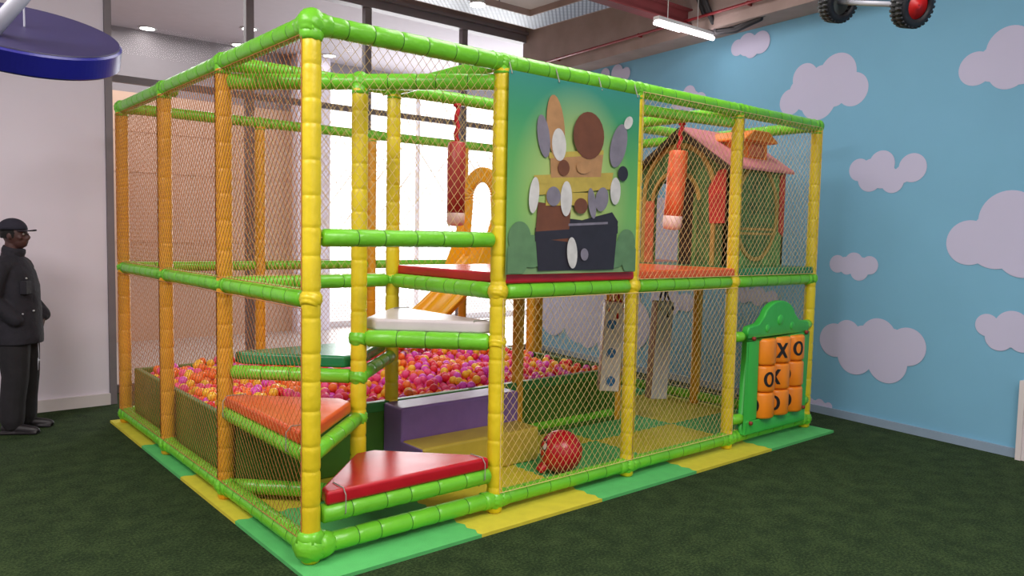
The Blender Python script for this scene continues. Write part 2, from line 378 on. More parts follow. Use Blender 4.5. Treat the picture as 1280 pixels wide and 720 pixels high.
b = NB(); box(b, 4.52, 5.45, 1.585, 1.66, .05, .085); box(b, 4.7,4.706,1.62,1.626,.085,.91); box(b, 5.2,5.206,1.62,1.626,.085,.91); obj('housing', b, 'lampring', t)
b = NB(); cyl(b, (4.52,1.64,.02), (4.92,1.64,.02), .02, 10); obj('fluorescent_tube', b, 'tube', t, True)
b = NB(); cyl(b, (4.85,1.60,.02), (5.45,1.60,.02), .024, 10); obj('fluorescent_tube', b, 'tube', t, True)
t = thing('cable_bundle', 'black cable bundle drooping from the ceiling beside the strip light', 'cable', (0,0,0))
b = NB()
for k in range(6):
    o_ = .075*math.sin(k*2.1); q_ = .06*math.cos(k*1.7)
    path(b, [(5.28+o_,1.64+q_,4.79),(5.30+o_,1.66+q_,4.35),(5.40+o_,1.62+q_,4.14),(5.46+o_*.6,1.53,4.0+q_),(5.44,1.3,3.97+q_*.7),(5.36,.95,4.0+q_*.5)], .026, 6)
obj('cables', b, 'cable', t, True)
b = NB(); path(b, [(5.36,.95,4.0),(5.32,.6,4.05),(5.25,.1,4.2),(5.2,-.6,4.35)], .028, 8); obj('sleeve', b, 'cable', t, True)

# hanging decorations
c_ = Vector((-1.31,-.717,2.345)); hor = Vector((-.139,-.99,0))
nrm = (Vector((0,0,1))*math.cos(math.radians(26))+hor*math.sin(math.radians(26))+Vector((.07,-.01,0))).normalized()
t = thing('hanging_disc', 'dark blue round disc hanging beside the white wall, above the man', 'ceiling decoration', c_)
b = NB(); rev(b, nrm*-.072, Vector((0,0,0)), [(0,.272),(.006,.278),(.066,.278),(.072,.272)], 120); o = obj('disc_rim', b, 'discr', t, False); 
b = NB(); rev(b, Vector((0,0,0)), nrm, [(0.001,.272),(.004,.270)], 64); obj('disc_face', b, 'disct', t)
b = NB(); a_ = Vector((-1.42,-.844,2.278))-c_; e_ = Vector((-1.20,-.94,2.60))-c_
q0 = a_ + (e_-a_)*-.35
rev(b, q0, e_, [(0,.022),((e_-q0).length,.022)], 14); obj('strut', b, 'axle', t, True)
b = NB(); cyl(b, e_, Vector((e_.x,e_.y,4.8-c_.z)), .004, 6); cyl(b, nrm*.004, Vector((0,0,4.8-c_.z)), .003, 6); obj('suspension_cable', b, 'axle', t)

def wheel(parent, c, ax, r, w_):
    ax = Vector(ax).normalized(); c = Vector(c)
    b = NB(); rev(b, c-ax*w_/2, c, [(0,r*.62),(0.004,r*.9),(w_*.18,r),(w_*.82,r),(w_-.004,r*.9),(w_,r*.62),(w_-.012,r*.6)], 40, caps=False)
    a, bb = frame_of(ax)
    for k in range(28):
        th = 2*PI*k/28; d = a*math.cos(th)+bb*math.sin(th); tt = ax.cross(d)
        for s in (-1,1):
            m4 = Matrix((ax,tt,d)).transposed().to_4x4(); m4.translation = c+d*r+ax*s*w_*.22+tt*(s*r*.05)
            box(b, -w_*.2, w_*.2, -r*.06, r*.06, -.012, .0015, 0, m4)
    wo = obj('tyre', b, 'tyre', parent, True)
    b = NB(); rev(b, c-ax*.008, c+ax, [(0,.005),(0,r*.64),(.016,r*.64),(.016,.005)], 32, caps=False)
    obj('hub_back', b, 'hubgrey', parent)
    return c, ax
t = thing('hanging_wheel_axle', 'pair of black toy wheels on a grey axle hanging from the ceiling', 'ceiling decoration', (0,0,0))
cR = Vector((3.0,-1.57,3.10)); cL = Vector((3.18,-1.02,3.27)); ax = (cR-cL).normalized()
for c in (cR, cL): wheel(t, c, ax, .128, .10)
for c, ax2 in ((cR, ax), (cL, -ax)):
    b = NB(); rev(b, c+ax2*.024, c+ax2, [(0,.08),(.010,.078),(.014,.024),(.024,.02),(.024,.004)], 32, caps=False); o = obj('red_hub', b, 'hubred', t, True)
o['label'] = 'red hub'
b = NB(); cyl(b, cL, cR, .016, 12); obj('axle', b, 'axle', t, True)
b = NB(); u_ = cL+ax*.1; v_ = cR-ax*.12; top = (cL+cR)/2+Vector((.25,-.05,.75))
path(b, [u_, u_+Vector((.02,-.02,.3)), top], .022, 10); path(b, [v_, v_+Vector((.1,.05,.35)), top], .022, 10)
obj('strut', b, 'axle', t, True)
b = NB(); cyl(b, top, (top.x, top.y, 4.8), .004, 6); obj('suspension_cable', b, 'axle', t)

# ------------------------------------------------------------------ foam floor tiles
def jig(p0, p1, amp):
    # interlocking wavy edge between two tiles
    p0 = Vector(p0); p1 = Vector(p1); n = 40; d = (p1-p0); q = Vector((-d.y,d.x)).normalized(); out = []
    for i in range(n):
        s = i/n; out.append(tuple(p0+d*s+q*amp*math.sin(s*2*PI*10)))
    return out
TX = [-.1,.93,1.92,2.92,3.92,4.93]; TY = [-.24,.79,1.81,2.78,3.79]
tcol = {}
for i in range(5):
    for j in range(4):
        if not (i == 0 or j <= 1 or i == 4 or (i == 3)): continue
        g = (i+j) % 2 == 0
        x0, x1, y0, y1 = TX[i], TX[i+1], TY[j], TY[j+1]
        e = lambda a, b_, outer: [a] if outer else jig(a, b_, .012)
        pts = e((x0,y0),(x1,y0),j==0)+e((x1,y0),(x1,y1),i==4)+e((x1,y1),(x0,y1),j==3)[::1]+e((x0,y1),(x0,y0),i==0)
        b = NB(); prism(b, pts, 0, .02)
        o = obj('foam_floor_tile', b, 'gmat' if g else 'ymat')
        colr = 'green' if g else 'yellow'
        where = {(0,0):'at the near front corner of the play frame',(1,0):'under the front rail beneath the red step',(2,0):'along the front edge below the red ball',
                 (3,0):'along the front edge below the right-hand net',(4,0):'at the far right front corner under the game board',
                 (0,1):'under the left side of the frame, next to the near corner tile',(0,2):'under the left side of the frame beside the ball pit',(0,3):'at the far left corner under the ball pit',
                 (1,1):'inside the frame under the foam step',(2,1):'inside the frame behind the red ball',(3,1):'inside the frame under the white spotted bag',(4,1):'inside the frame behind the game board',
                 (3,2):'behind the ball pit corner inside the frame',(4,2):'by the right-hand net near the blue wall',(3,3):'at the back of the frame beside the pit',(4,3):'in the far back corner of the frame'}[(i,j)]
        tag(o, '%s foam floor tile %s' % (colr, where), 'floor mat', 'interlocking foam floor tiles')

# ------------------------------------------------------------------ play frame
F = thing('play_frame', 'indoor soft play frame of green and yellow padded tubes with netting', 'play frame', (0,0,0))
def wob(k): return random.uniform(-k, k)
def sleeve_prof(L, r, seg=.17, ends=.012):
    pr = [(0, r*.8), (ends, r)]
    n = max(1, round(L/seg)); pos = [L*i/n + wob(seg*.16) for i in range(1, n)]
    for s in pos:
        pr += [(s-.024, r*1.015), (s-.009, r*.985), (s-.0025, r*.935), (s+.0025, r*.935), (s+.009, r*.985), (s+.024, r*1.015)]
        pr.append((s+seg*.45, r*(.985+wob(.02))))
    pr = [q for q in pr if q[0] < L-ends-.002]
    pr += [(L-ends, r), (L, r*.8)]
    pr = sorted(pr)
    return pr
def rail(p0, p1, r=.05, m='green', name='rail', n=18):
    b = NB(); L = (Vector(p1)-Vector(p0)).length
    rev(b, p0, p1, sleeve_prof(L, r), n); p0 = Vector(p0); ax_ = (Vector(p1)-p0)/L
    for f in b.faces:
        q = [v.co-p0 for v in f.verts]; t_ = [v.dot(ax_) for v in q]
        if min(t_) > .03 and max(t_) < L-.03 and all((v-ax_*v.dot(ax_)).length < r*.945 for v in q): f.material_index = 1
    return obj(name, b, [m,'seam'], F, True)
def P(i, j, z): return Vector((i*BX, j*BY, z))
posts = [(i,0) for i in range(5)]+[(0,1),(0,2),(0,3),(.5,.5),(1,1),(2,1),(3,1),(4,1),(3,2),(4,2),(1,3),(2,3),(3,3),(4,3)]
for (i,j) in posts:
    z1 = ZT-.14 if (i,j) == (.5,.5) else ZT-.03
    b = NB(); p0 = P(i,j,.02); rev(b, p0, P(i,j,z1), sleeve_prof(z1-.02, .049, .155), 18); obj('post', b, 'yellow_tinted' if (i == 0 and j > 0) or (j >= 1 and i >= 2) or (i,j) == (1,3) else 'yellow', F, True)
def bay(i0,j0,i1,j1,z,r=.05,trim=.055):
    a = P(i0,j0,z); c = P(i1,j1,z); d = (c-a).normalized()*trim
    return rail(a+d, c-d, r)
# top ring
for i in range(4): bay(i,0,i+1,0,ZT,.052,.02); bay(i,3,i+1,3,ZT,.048,.02)
for j in range(3): bay(0,j,0,j+1,ZT,.05,.02); bay(4,j,4,j+1,ZT,.048,.02)
bay(0,1,1,1,ZT,.046); bay(1,1,2,1,ZT,.046); bay(2,1,3,1,ZT,.046); bay(3,1,4,1,ZT,.046)
bay(1,0,1,1,ZT,.046); bay(3,0,3,1,ZT,.046); bay(3,1,3,2,ZT,.046); bay(3,2,4,2,ZT,.046)
bay(0,1,1,0,ZT-.115,.048,.04)
rail(P(2,0,ZT-.125)+Vector((.06,.03,0)), P(3,0,ZT-.10)+Vector((-.05,.03,0)), .04)
# deck level ring
for i in range(1,4): bay(i,0,i+1,0,ZM)
for j in range(3): bay(0,j,0,j+1,ZM); bay(4,j,4,j+1,ZM,.046)
for i in range(4): bay(i,3,i+1,3,ZM,.045)
bay(0,1,1,1,ZM,.047); bay(1,0,1,1,ZM); bay(2,0,2,1,ZM,.045); bay(3,0,3,1,ZM,.045); bay(1,1,2,1,ZM,.045); bay(2,1,3,1,ZM,.045); bay(3,1,4,1,ZM,.045); bay(3,2,4,2,ZM,.045); bay(3,1,3,2,ZM,.045); bay(3,2,3,3,ZM,.045)
bay(0,0,1,0,1.69,.046)
# base ring
for i in range(4): bay(i,0,i+1,0,ZB,.05); bay(i,3,i+1,3,ZB,.045)
for j in range(3): bay(0,j,0,j+1,ZB,.05); bay(4,j,4,j+1,ZB,.048)
bay(2,1,3,1,ZB,.046); bay(0,1,.5,.5,ZB,.046,.05)
# step rails: (corner a, corner b) outer rail plus the two spokes
C5 = (.5,.5)
steps = [((0,0),(1,0),.26,'red'), ((0,0),(0,1),.575,'orange'), ((0,1),(1,1),.83,'dgreen'), ((1,1),(1,0),1.09,'white')]
bay(0,0,1,0,.26,.05); 
bay(0,0,0,1,.575,.047); bay(0,0,.5,.5,.575,.044,.05)
bay(0,1,.5,.5,.83,.044,.05); bay(.5,.5,1,1,.83,.044,.05)
bay(.5,.5,1,0,1.07,.052,.05)
# joints
def joint(i,j,z,r,sc=(1,1,1),m='green',dirs=None):
    # a ball of wrapped vinyl with short flared collars over the tubes that meet in it
    b = NB(); c = P(i,j,z); ball(b, c, r, 28, 20, sc)
    ds = [] if m == 'yellow' else dirs or [(1,0,0),(-1,0,0),(0,1,0),(0,-1,0)]
    lim = {(1,0,0): i < 4 and (j != .5), (-1,0,0): i > 0 and j != .5, (0,1,0): j < 3 and j != .5 and (i in (0,4)), (0,-1,0): j > 0 and j != .5 and i in (0,4)}
    for d in ds:
        if not lim.get(d, True): continue
        if j not in (0,3) and d in ((1,0,0),(-1,0,0)) and not (z > 2): continue
        rev(b, c, c+Vector(d), [(r*.2,r*.9),(r*.95,r*.83),(r*1.35,.055),(r*1.42,.05)], 18)
    if z > 2.6: rev(b, c, c+Vector((0,0,-1)), [(r*.2,r*.9),(r*.9,r*.82),(r*1.2,.052)], 18)
    if r > .08 and z < 1: rev(b, c, c+Vector((0,0,1)), [(r*.2,r*.92),(r*.8,r*.8),(r*1.05,.054)], 18)
    for v in b.verts:
        d = v.co-c; v.co += d.normalized()*.0035*math.sin((d.x*.7+d.y*.5+d.z*1.2)*190)
    return obj('joint_wrap', b, m, F, True)
joint(0,0,ZB,.084,(1,1,.95)); joint(0,0,ZT,.07,(1,1,1.05))
for i in range(1,5): joint(i,0,ZB,.066); joint(i,0,ZT,.057,(1,1,.95))
for j in range(1,4): joint(0,j,ZB,.066); joint(0,j,ZT,.06)
for i in range(1,5): joint(i,0,ZM,.062,m='yellow' if i < 4 else 'green')
for j in range(0,4): joint(0,j,ZM,.057,m='green' if j else 'yellow')
joint(1,1,ZM,.058); joint(.5,.5,ZT-.115,.06); joint(.5,.5,1.07,.062); joint(.5,.5,.83,.06); joint(.5,.5,.575,.058); joint(1,0,1.07,.056,m='yellow'); joint(4,1,ZM,.055); joint(4,1,ZT,.055); joint(3,1,ZT,.055); joint(1,1,ZT,.055); joint(1,3,ZT,.055); joint(2,3,ZT,.055)
# brackets that hold the game board
for x0, x1, z in ((3*BX+.03, 3.76, .93), (3*BX+.03, 3.80, .25), (4*BX-.03, 4.70, .97), (4*BX-.03, 4.70, .28)):
    b = NB(); rev(b, (x0,-.01,z), (x1,-.04,z), [(0,.03),(.01,.043),(abs(x1-x0)-.02,.043),(abs(x1-x0),.03)], 14); obj('bracket', b, 'green', F, True)
# netting
def net(o, u, W, H, nv, name='net_panel', a=.0272, h=.0335, r=.0016, bulge=.02, m='net'):
    o = Vector(o); u = Vector(u).normalized(); w_ = Vector((0,0,1)); nv = Vector(nv)
    if m == 'net_shaded': a, h = .0245, .030
    b = NB(); seed = random.random()*50
    def pt(x, z):
        d = bulge*math.sin(PI*x/W)*math.sin(PI*z/H)*.6 + .006*noise.noise(Vector((x*4+seed, z*4, 0)))
        jx = .007*noise.noise(Vector((x*5, z*5, seed)))*min(1, 8*min(x, W-x)); jz = .007*noise.noise(Vector((x*5, z*5, seed+9)))*min(1, 8*min(z,H-z))
        return o+u*(x+jx)+w_*(z+jz)+nv*d
    m_ = h/a
    for s in (1,-1):
        c0 = -H/m_ if s == 1 else 0
        c1 = W if s == 1 else W+H/m_
        c = c0 + a
        while c < c1:
            # line x = c + s*z/m
            if s == 1: za = max(0, (0-c)*m_); zb = min(H, (W-c)*m_)
            else: za = max(0, (c-W)*m_); zb = min(H, c*m_)
            if zb-za > .02:
                n = max(2, int((zb-za)/.14)+1)
                R = []
                for k in range(n+1):
                    z = za+(zb-za)*k/n; p = pt(c+s*z/m_, z)
                    q = u*(m_)-w_*s; q.normalize()
                    R.append([b.verts.new(p+q*r), b.verts.new(p-q*r*.5+nv*r), b.verts.new(p-q*r*.5-nv*r)])
                for k in range(n):
                    for t_ in range(3): b.faces.new((R[k][t_], R[k][(t_+1)%3], R[k+1][(t_+1)%3], R[k+1][t_]))
            c += 2*a
    cyl(b, o+u*0, o+w_*H, .0025, 5); cyl(b, o+u*W, o+u*W+w_*H, .0025, 5); cyl(b, o, o+u*W, .0025, 5); cyl(b, o+w_*H, o+u*W+w_*H, .0025, 5)
    ob = obj(name, b, m, F, recalc=False)
    return ob
def netbay(i0,j0,i1,j1,z0,z1,nv,off,rr=.00135,m='net'):
    if z0 <= ZM: z0 += .05
    if z1 == ZM: z1 -= .045
    elif i0 == i1: z1 -= .04
    a = P(i0,j0,z0)+Vector(nv)*off; c = P(i1,j1,z0)+Vector(nv)*off
    net(a, c-a, (c-a).length, z1-z0, nv, r=rr, m=m)
netbay(0,0,1,0,1.69,ZT-.02,(0,-1,0),.012)
for i in (1,2,3):
    if i != 1: netbay(i,0,i+1,0,ZM,ZT-.02,(0,-1,0),.052)
    netbay(i,0,i+1,0,ZB,ZM,(0,-1,0) if i < 3 else (0,1,0),.052 if i < 3 else .0)
for j in range(3):
    netbay(0,j,0,j+1,ZM,ZT-.02,(-1,0,0),.052,.0017,'net_shaded'); netbay(0,j,0,j+1,ZB,ZM,(-1,0,0),.052,.0012,'net_shaded')
for i in range(4):
    netbay(i,3,i+1,3,ZM,ZT,(0,1,0),.05,.0016,'net_shaded'); netbay(i,3,i+1,3,ZB,ZM,(0,1,0),.05,.0016,'net_shaded')
for j in range(3):
    netbay(4,j,4,j+1,ZM,ZT,(1,0,0),.05,.0016,'netg'); netbay(4,j,4,j+1,ZB,ZM,(1,0,0),.05,.0016,'netg')
netbay(1,1,2,1,ZM,ZT,(0,1,0),.0); netbay(2,1,3,1,ZM,ZT,(0,1,0),.0)
netbay(0,1,1,1,ZM,ZT,(0,1,0),.0)

# padded triangular steps
def tri_pad(a, b_, z, m, label, t=.075, cut=.13):
    A = P(*a,0).xy; B = P(*b_,0).xy; C = P(.5,.5,0).xy
    ab = (B-A).normalized(); n = Vector((-ab.y,ab.x));
    if n.dot(C-A) < 0: n = -n
    o_ = -.035
    pts = [A+ab*.07+n*o_, B-ab*.07+n*o_, B-ab*.09+n*.06, C+(B-C).normalized()*.09-n*.02, C+(A-C).normalized()*.09-n*.02, A+ab*.09+n*.06]
    bb = NB(); prism(bb, [tuple(p) for p in pts], z+.045, z+.045+t)
    o = obj('triangular_step_pad', bb, m); bevel(o, .018, 3)
    tag(o, label, 'step', 'padded steps of the corner staircase')
    for s in (.14, .9):
        q = A.lerp(B, s); c = NB(); R = .056; hh = z+.045+t+.004
        loop = [(q.x,q.y,z-R)]
        inn = n*.085; out = -n*.058
        pth = [q+inn, q+out]
        path(c, [(pth[0].x,pth[0].y,hh),(q.x-n.x*.03,q.y-n.y*.03,hh+.001),(pth[1].x,pth[1].y,hh-.03),(pth[1].x,pth[1].y,z),(q.x,q.y,z-R),(pth[0].x,pth[0].y,z),(pth[0].x,pth[0].y,hh)], .003, 5)
        obj('tie_cord', c, 'rope', o)
    return o
tri_pad((0,0),(1,0),.26,'red','red padded triangular step, lowest of the corner staircase')
tri_pad((0,0),(0,1),.575,'orange','orange padded triangular step on the left side of the corner staircase')
tri_pad((0,1),(1,1),.83,'dgreen','dark green padded triangular step at the back of the corner staircase')
tri_pad((1,1),(1,0),1.07,'white','white padded triangular step just below the red deck')

# deck pads
def deckpad(i, j, m, label, w=1, d=1):
    b = NB(); box(b, i*BX+.02, (i+w)*BX-.02, j*BY-(.04 if j == 0 else -.02), (j+d)*BY-.02, ZM+.045, ZM+.11)
    o = bevel(obj('deck_pad', b, m), .015, 3); tag(o, label, 'deck pad', 'padded floor panels of the raised deck')
deckpad(1,0,'red','crimson padded deck panel below the printed banner')
deckpad(2,0,'orange','orange red padded deck panel in the bay right of the banner')
deckpad(3,0,'dgreen','green padded deck panel above the game board')
deckpad(3,1,'orange','padded deck panel behind the toy house'); deckpad(3,2,'red','padded deck panel leading to the yellow slide')

# ------------------------------------------------------------------ ball pit
pit = thing('ball_pit', 'ball pit with green padded walls filled with coloured balls', 'ball pit', (0,0,0))
px0, px1, py0, py1, pz = .055, 3*BX, BY, 3*BY-.055, .50
for (x0,x1,y0,y1) in ((px0,px1-.03,py0-.03,py0+.03),(px0,px0+.05,py0+.03,py1-.03),(px0,px1-.03,py1-.05,py1),(px1-.03,px1+.03,py0+.05,py1)):
    b = NB(); box(b, x0,x1,y0,y1,.02,pz); bevel(obj('pit_wall', b, 'pit', pit), .012, 2)
b = NB(); box(b, px0+.02, px1-.05, py0-.033, py0+.034, pz-.07, pz+.004); o = bevel(obj('top_band', b, 'piti', pit), .01, 2); o['label'] = 'brighter green padded top edge'
for i in (1,2):  # taller posts pads hold the wall at back
    pass
camP = Vector((-1.717,-3.624,1.724))
r = .036; cand = []
y = py0+.04+r; row = 0
while y < py1-.06-r:
    x = px0+.06+r+(r if row%2 else 0)
    while x < px1-.05-r:
        h = .435 + .035*noise.noise(Vector((x*1.3,y*1.3,3)))*2 + .03*math.exp(-((x-2.2)**2+(y-2.6)**2)/.8)
        cand.append((x+wob(.006), y+wob(.006), h+wob(.014)))
        if random.random() < .33: cand.append((x+wob(.02)+r, y+wob(.02)+r*.6, h+.055+wob(.01)))
        x += 2*r+.001
    y += r*1.75; row += 1
def col_of(x, y):
    n = noise.noise(Vector((x*2.2, y*2.2, 11)))
    w_ = [.46,.10,.10,.04,.30] if x < .9+.3*n else ([.18,.16,.22,.28,.16] if n > -.05 else [.26,.22,.22,.10,.20])  # net's orange tint put into the colour mix of the left-hand balls
    return random.choices(range(5), w_)[0]
def seen(p):
    d = camP-Vector(p)
    if p[1] > py0:
        t_ = (p[1]-py0)/(p[1]-camP.y); q = Vector(p)+d*t_
        if px0 < q.x < px1 and q.z < pz+.01: return False
    t_ = (p[0]-px0)/(p[0]-camP.x); q = Vector(p)+d*t_
    if py0 < q.y < py1 and q.z < pz: return False
    if q.y <= py0: pass
    # hidden under the deck pads, steps or behind the near corner posts: cheap cone tests
    for (cx_,cy_) in ((0,0),(BX,0),(0,BY),(BX/2,BY/2),(BX,BY)):
        a = Vector((p[0],p[1])); c2 = camP.xy; L_ = (a-c2).normalized(); w2 = Vector((cx_,cy_))-c2
        if 0 < w2.dot(L_) < (a-c2).length and abs(w2.x*L_.y-w2.y*L_.x) < .05: return False
    for (s_, zz) in (((0,0,0,BY,BX/2,BY/2), .65), ((0,BY,BX,BY,BX/2,BY/2), .87), ((0,0,BX,0,BX/2,BY/2), .33), ((BX,BY,BX,0,BX/2,BY/2), 1.12)):
        t_ = (zz-p[2])/(camP.z-p[2]); q = Vector(p)+d*t_
        A, B, C = Vector(s_[0:2]), Vector(s_[2:4]), Vector(s_[4:6])
        sg = [((B-A).x*(q.y-A.y)-(B-A).y*(q.x-A.x)), ((C-B).x*(q.y-B.y)-(C-B).y*(q.x-B.x)), ((A-C).x*(q.y-C.y)-(A-C).y*(q.x-C.x))]
        if all(v > 0 for v in sg) or all(v < 0 for v in sg): return False
    return True
cand.sort(key=lambda p: (Vector(p)-camP).length)
near, rest = [], []
for p in cand:
    (near if len(near) < 300 and seen(p) else rest).append(p)
bmesh_ball = NB(); ball(bmesh_ball, (0,0,0), r, 20, 12)
protos = []
me0 = bpy.data.meshes.new('pit_ball'); bmesh_ball.to_mesh(me0); bmesh_ball.free()
me0.polygons.foreach_set('use_smooth', [True]*len(me0.polygons))
for n_, m_ in BALLC:
    me = me0.copy(); me.materials.append(m_)
    o = bpy.data.objects.new('pit_ball', me); protos.append([o, False])
for p in near:
    ci = col_of(p[0], p[1]); pr = protos[ci]
    o = pr[0] if not pr[1] else pr[0].copy(); pr[1] = True
    COL.objects.link(o); o.location = p
    tag(o, 'glossy %s plastic ball in the nearer part of the ball pit' % BALLC[ci][0], 'ball', 'plastic balls in the ball pit')
b = NB()
for p in rest: ball(b, p, r, 12, 8, mi=col_of(p[0],p[1]))
o = obj('pit_balls', b, [m_ for _, m_ in BALLC], None, True, recalc=False)
tag(o, 'mass of pink, orange, magenta and yellow balls filling the pit farther back', 'balls', kind='stuff')

# foam entry step
fs = thing('foam_step', 'two-level purple and yellow foam step in front of the ball pit', 'step', (0,0,0))
b = NB(); box(b, 1.12, 2.19, .93, 1.185, .02, .50); bevel(obj('upper_block', b, 'purple', fs), .02, 3)['label'] = 'purple upper block'
b = NB(); box(b, 1.12, 2.17, .66, .93, .02, .275); bevel(obj('lower_block', b, ['ystep'], fs), .02, 3)['label'] = 'mustard yellow lower block'
b = NB(); box(b, 1.105, 1.122, .66, .925, .02, .27); bevel(obj('side_panel', b, 'purple', fs), .005, 1)

# hopper ball
hb = thing('hopper_ball', 'red inflatable hopper ball with two horns lying on the mat', 'ball', (2.085,.33,.02))
rx = Vector((-.767,.641,0)).normalized()   # to the left of the photograph
b = NB(); ball(b, (0,0,.155), .155, 40, 24); o = obj('ball_body', b, 'red', hb, True)
for s in (-1,1):
    d = (rx*.8+Vector((-.25,-.45,0))*(.75 if s > 0 else .1)+Vector((0,0,-.62))).normalized(); b = NB()
    c0 = Vector((0,0,.155))
    rev(b, c0+d*.135, c0+d, [(0,.034),(.025,.026),(.05,.022),(.068,.02),(.08,.014),(.084,.004)], 14); obj('horn', b, 'red', hb, True)
# printed patch on the left of the ball
b = NB(); d0 = (rx*.86+Vector((-.32,-.55,0))*.55+Vector((0,0,.22))).normalized(); a_, c2 = frame_of(d0)
for (ox, oz, rr, mi) in ((0,0,.055,0),(-.03,.02,.018,1),(.02,-.03,.014,1)):
    cc = (d0+a_*ox/.155+c2*oz/.155).normalized(); aa, bb_ = frame_of(cc)
    ring = [b.verts.new(Vector((0,0,.155))+(cc*.155+(aa*math.cos(2*PI*k/20)+bb_*math.sin(2*PI*k/20)*1.3)*rr).normalized()*(.1565+.0004*mi)) for k in range(20)]
    cv = b.verts.new(Vector((0,0,.155))+cc*(.1570+.0006*mi))
    for k in range(20): b.faces.new((cv, ring[k], ring[(k+1)%20])).material_index = mi
obj('printed_patch', b, ['black','bagwhite'], hb, True, recalc=False)

# ------------------------------------------------------------------ hanging bags
def strap(b, a, c, r=.011, tw=14):
    a = Vector(a); c = Vector(c); pts = []
    for k in range(13):
        s = k/12; pts.append(a.lerp(c, s)+Vector((.008*math.sin(s*tw), .008*math.cos(s*tw), 0)))
    path(b, pts, r, 6)
def round_bag(x, y, ztop, zrope, zb, lean, m, label, pale=.1, br=.07):
    t = thing('hanging_punch_bag', label, 'punch bag', (x,y,zb))
    T = Vector((-lean[0],-lean[1],0)); top = Vector((0,0,ztop-zb)); shoulder = Vector((lean[0]*.3,lean[1]*.3,zrope-zb)); bot = Vector((lean[0],lean[1],0))
    b = NB(); strap(b, top, shoulder, .018); cyl(b, top+Vector((0,0,-.02)), top, .03, 10); obj('strap', b, 'redrope', t, True)
    d = (bot-shoulder); L = d.length
    b = NB(); rev(b, shoulder, bot, [(0,.02),(.006,br*.83),(.02,br*.97),(L*.3,br),(L*.6,br*.96),(L-pale,br*.97)], 22); obj('bag_body', b, m, t, True)
    b = NB(); rev(b, shoulder+d.normalized()*(L-pale), bot, [(0,br*.99),(pale*.7,br*.97),(pale-.008,br*.86),(pale,.02)], 22); o = obj('bag_skirt', b, 'bagpink', t, True); o['label'] = 'pale lower end'
round_bag(1.75, BY-.02, ZT-.04, 2.42, 1.78, (.0,.0), 'bagred', 'dark red cylindrical bag hanging above the ball pit, left of the banner')
round_bag(3*BX+.02, .57, ZT-.04, 2.47, 1.79, (-.03,.05), 'bagor', 'orange red cylindrical bag with pale end hanging in front of the toy house', .12, .083)
def box_bag(x, y, z0, z1, mats, label, rope, rot, dots=False, lean=0):
    t = thing('hanging_box_bag', label, 'punch bag', (x,y,z0), rot)
    w_, d_ = .085, .06; H = z1-z0
    mx = Matrix.Rotation(lean, 4, 'Y')
    b = NB(); box(b, -w_, w_, -d_, d_, 0, H, 0, Matrix.Translation((0,0,H)) @ mx @ Matrix.Translation((0,0,-H)))
    for f in b.faces:
        if abs(f.normal.x) > .8 or abs(f.calc_center_median().x) > .07: f.material_index = 1
    o = bevel(obj('bag_body', b, mats, t), .012, 2)
    b = NB()
    for s in (-1,1): strap(b, (0,0,ZM-.03-z0), (s*w_*.8,-d_,H-.08), .009, 9)
    strap(b, (0,0,ZM-.03-z0), (.01,-d_-.005,H-.14), .010, 9)
    obj('strap', b, rope, t, True)
    if dots:
        for k, zz in enumerate((.09,.33,.57)):
            b = NB(); cyl(b, (-.03,-d_-.001,zz), (-.03,-d_-.004,zz), .042, 24); s = obj('blue_spot', b, 'bluedot', t); 
            s.matrix_parent_inverse = Matrix.Identity(4)
    return t
box_bag(3.12, .80, .42, 1.18, ['bagwhite','bagtan'], 'white box-shaped bag with blue spots hanging under the deck', 'redrope', -.62, True, .05)
box_bag(3.82, .85, .26, 1.15, ['baggrey','bagtan'], 'grey box-shaped bag on dark straps hanging under the deck', 'navyrope', -.36, False, .05)

# ------------------------------------------------------------------ banner
bn = thing('printed_banner', 'green printed banner with a crowded picture, tied to the front of the deck', 'banner', (1.2,-.078,1.485))
b = NB(); W_, H_ = 1.155, 1.20; nx, nz = 24, 24; G = []
for i in range(nx+1):
    G.append([b.verts.new((W_*i/nx, .006*math.sin(i*.5+k*.12)*(1-abs(2*i/nx-1)), H_*k/nz)) for k in range(nz+1)])
for i in range(nx):
    for k in range(nz): b.faces.new((G[i][k],G[i+1][k],G[i+1][k+1],G[i][k+1]))
obj('banner_sheet', b, 'banner', bn, True)
b = NB(); cnt = [0]
def blob(x, z, rx_, rz_, mi, n=22, rot=0, poly=None):
    cnt[0] += 1; y = -.008-.0004*cnt[0]
    pts = poly or [(x+rx_*math.cos(2*PI*k/n)*math.cos(rot)-rz_*math.sin(2*PI*k/n)*math.sin(rot), z+rx_*math.cos(2*PI*k/n)*math.sin(rot)+rz_*math.sin(2*PI*k/n)*math.cos(rot)) for k in range(n)]
    pts = [(min(max(px_, .006), 1.149), max(pz_, .006)) for px_, pz_ in pts]
    b.faces.new([b.verts.new((px_, y, pz_)) for px_, pz_ in pts]).material_index = mi
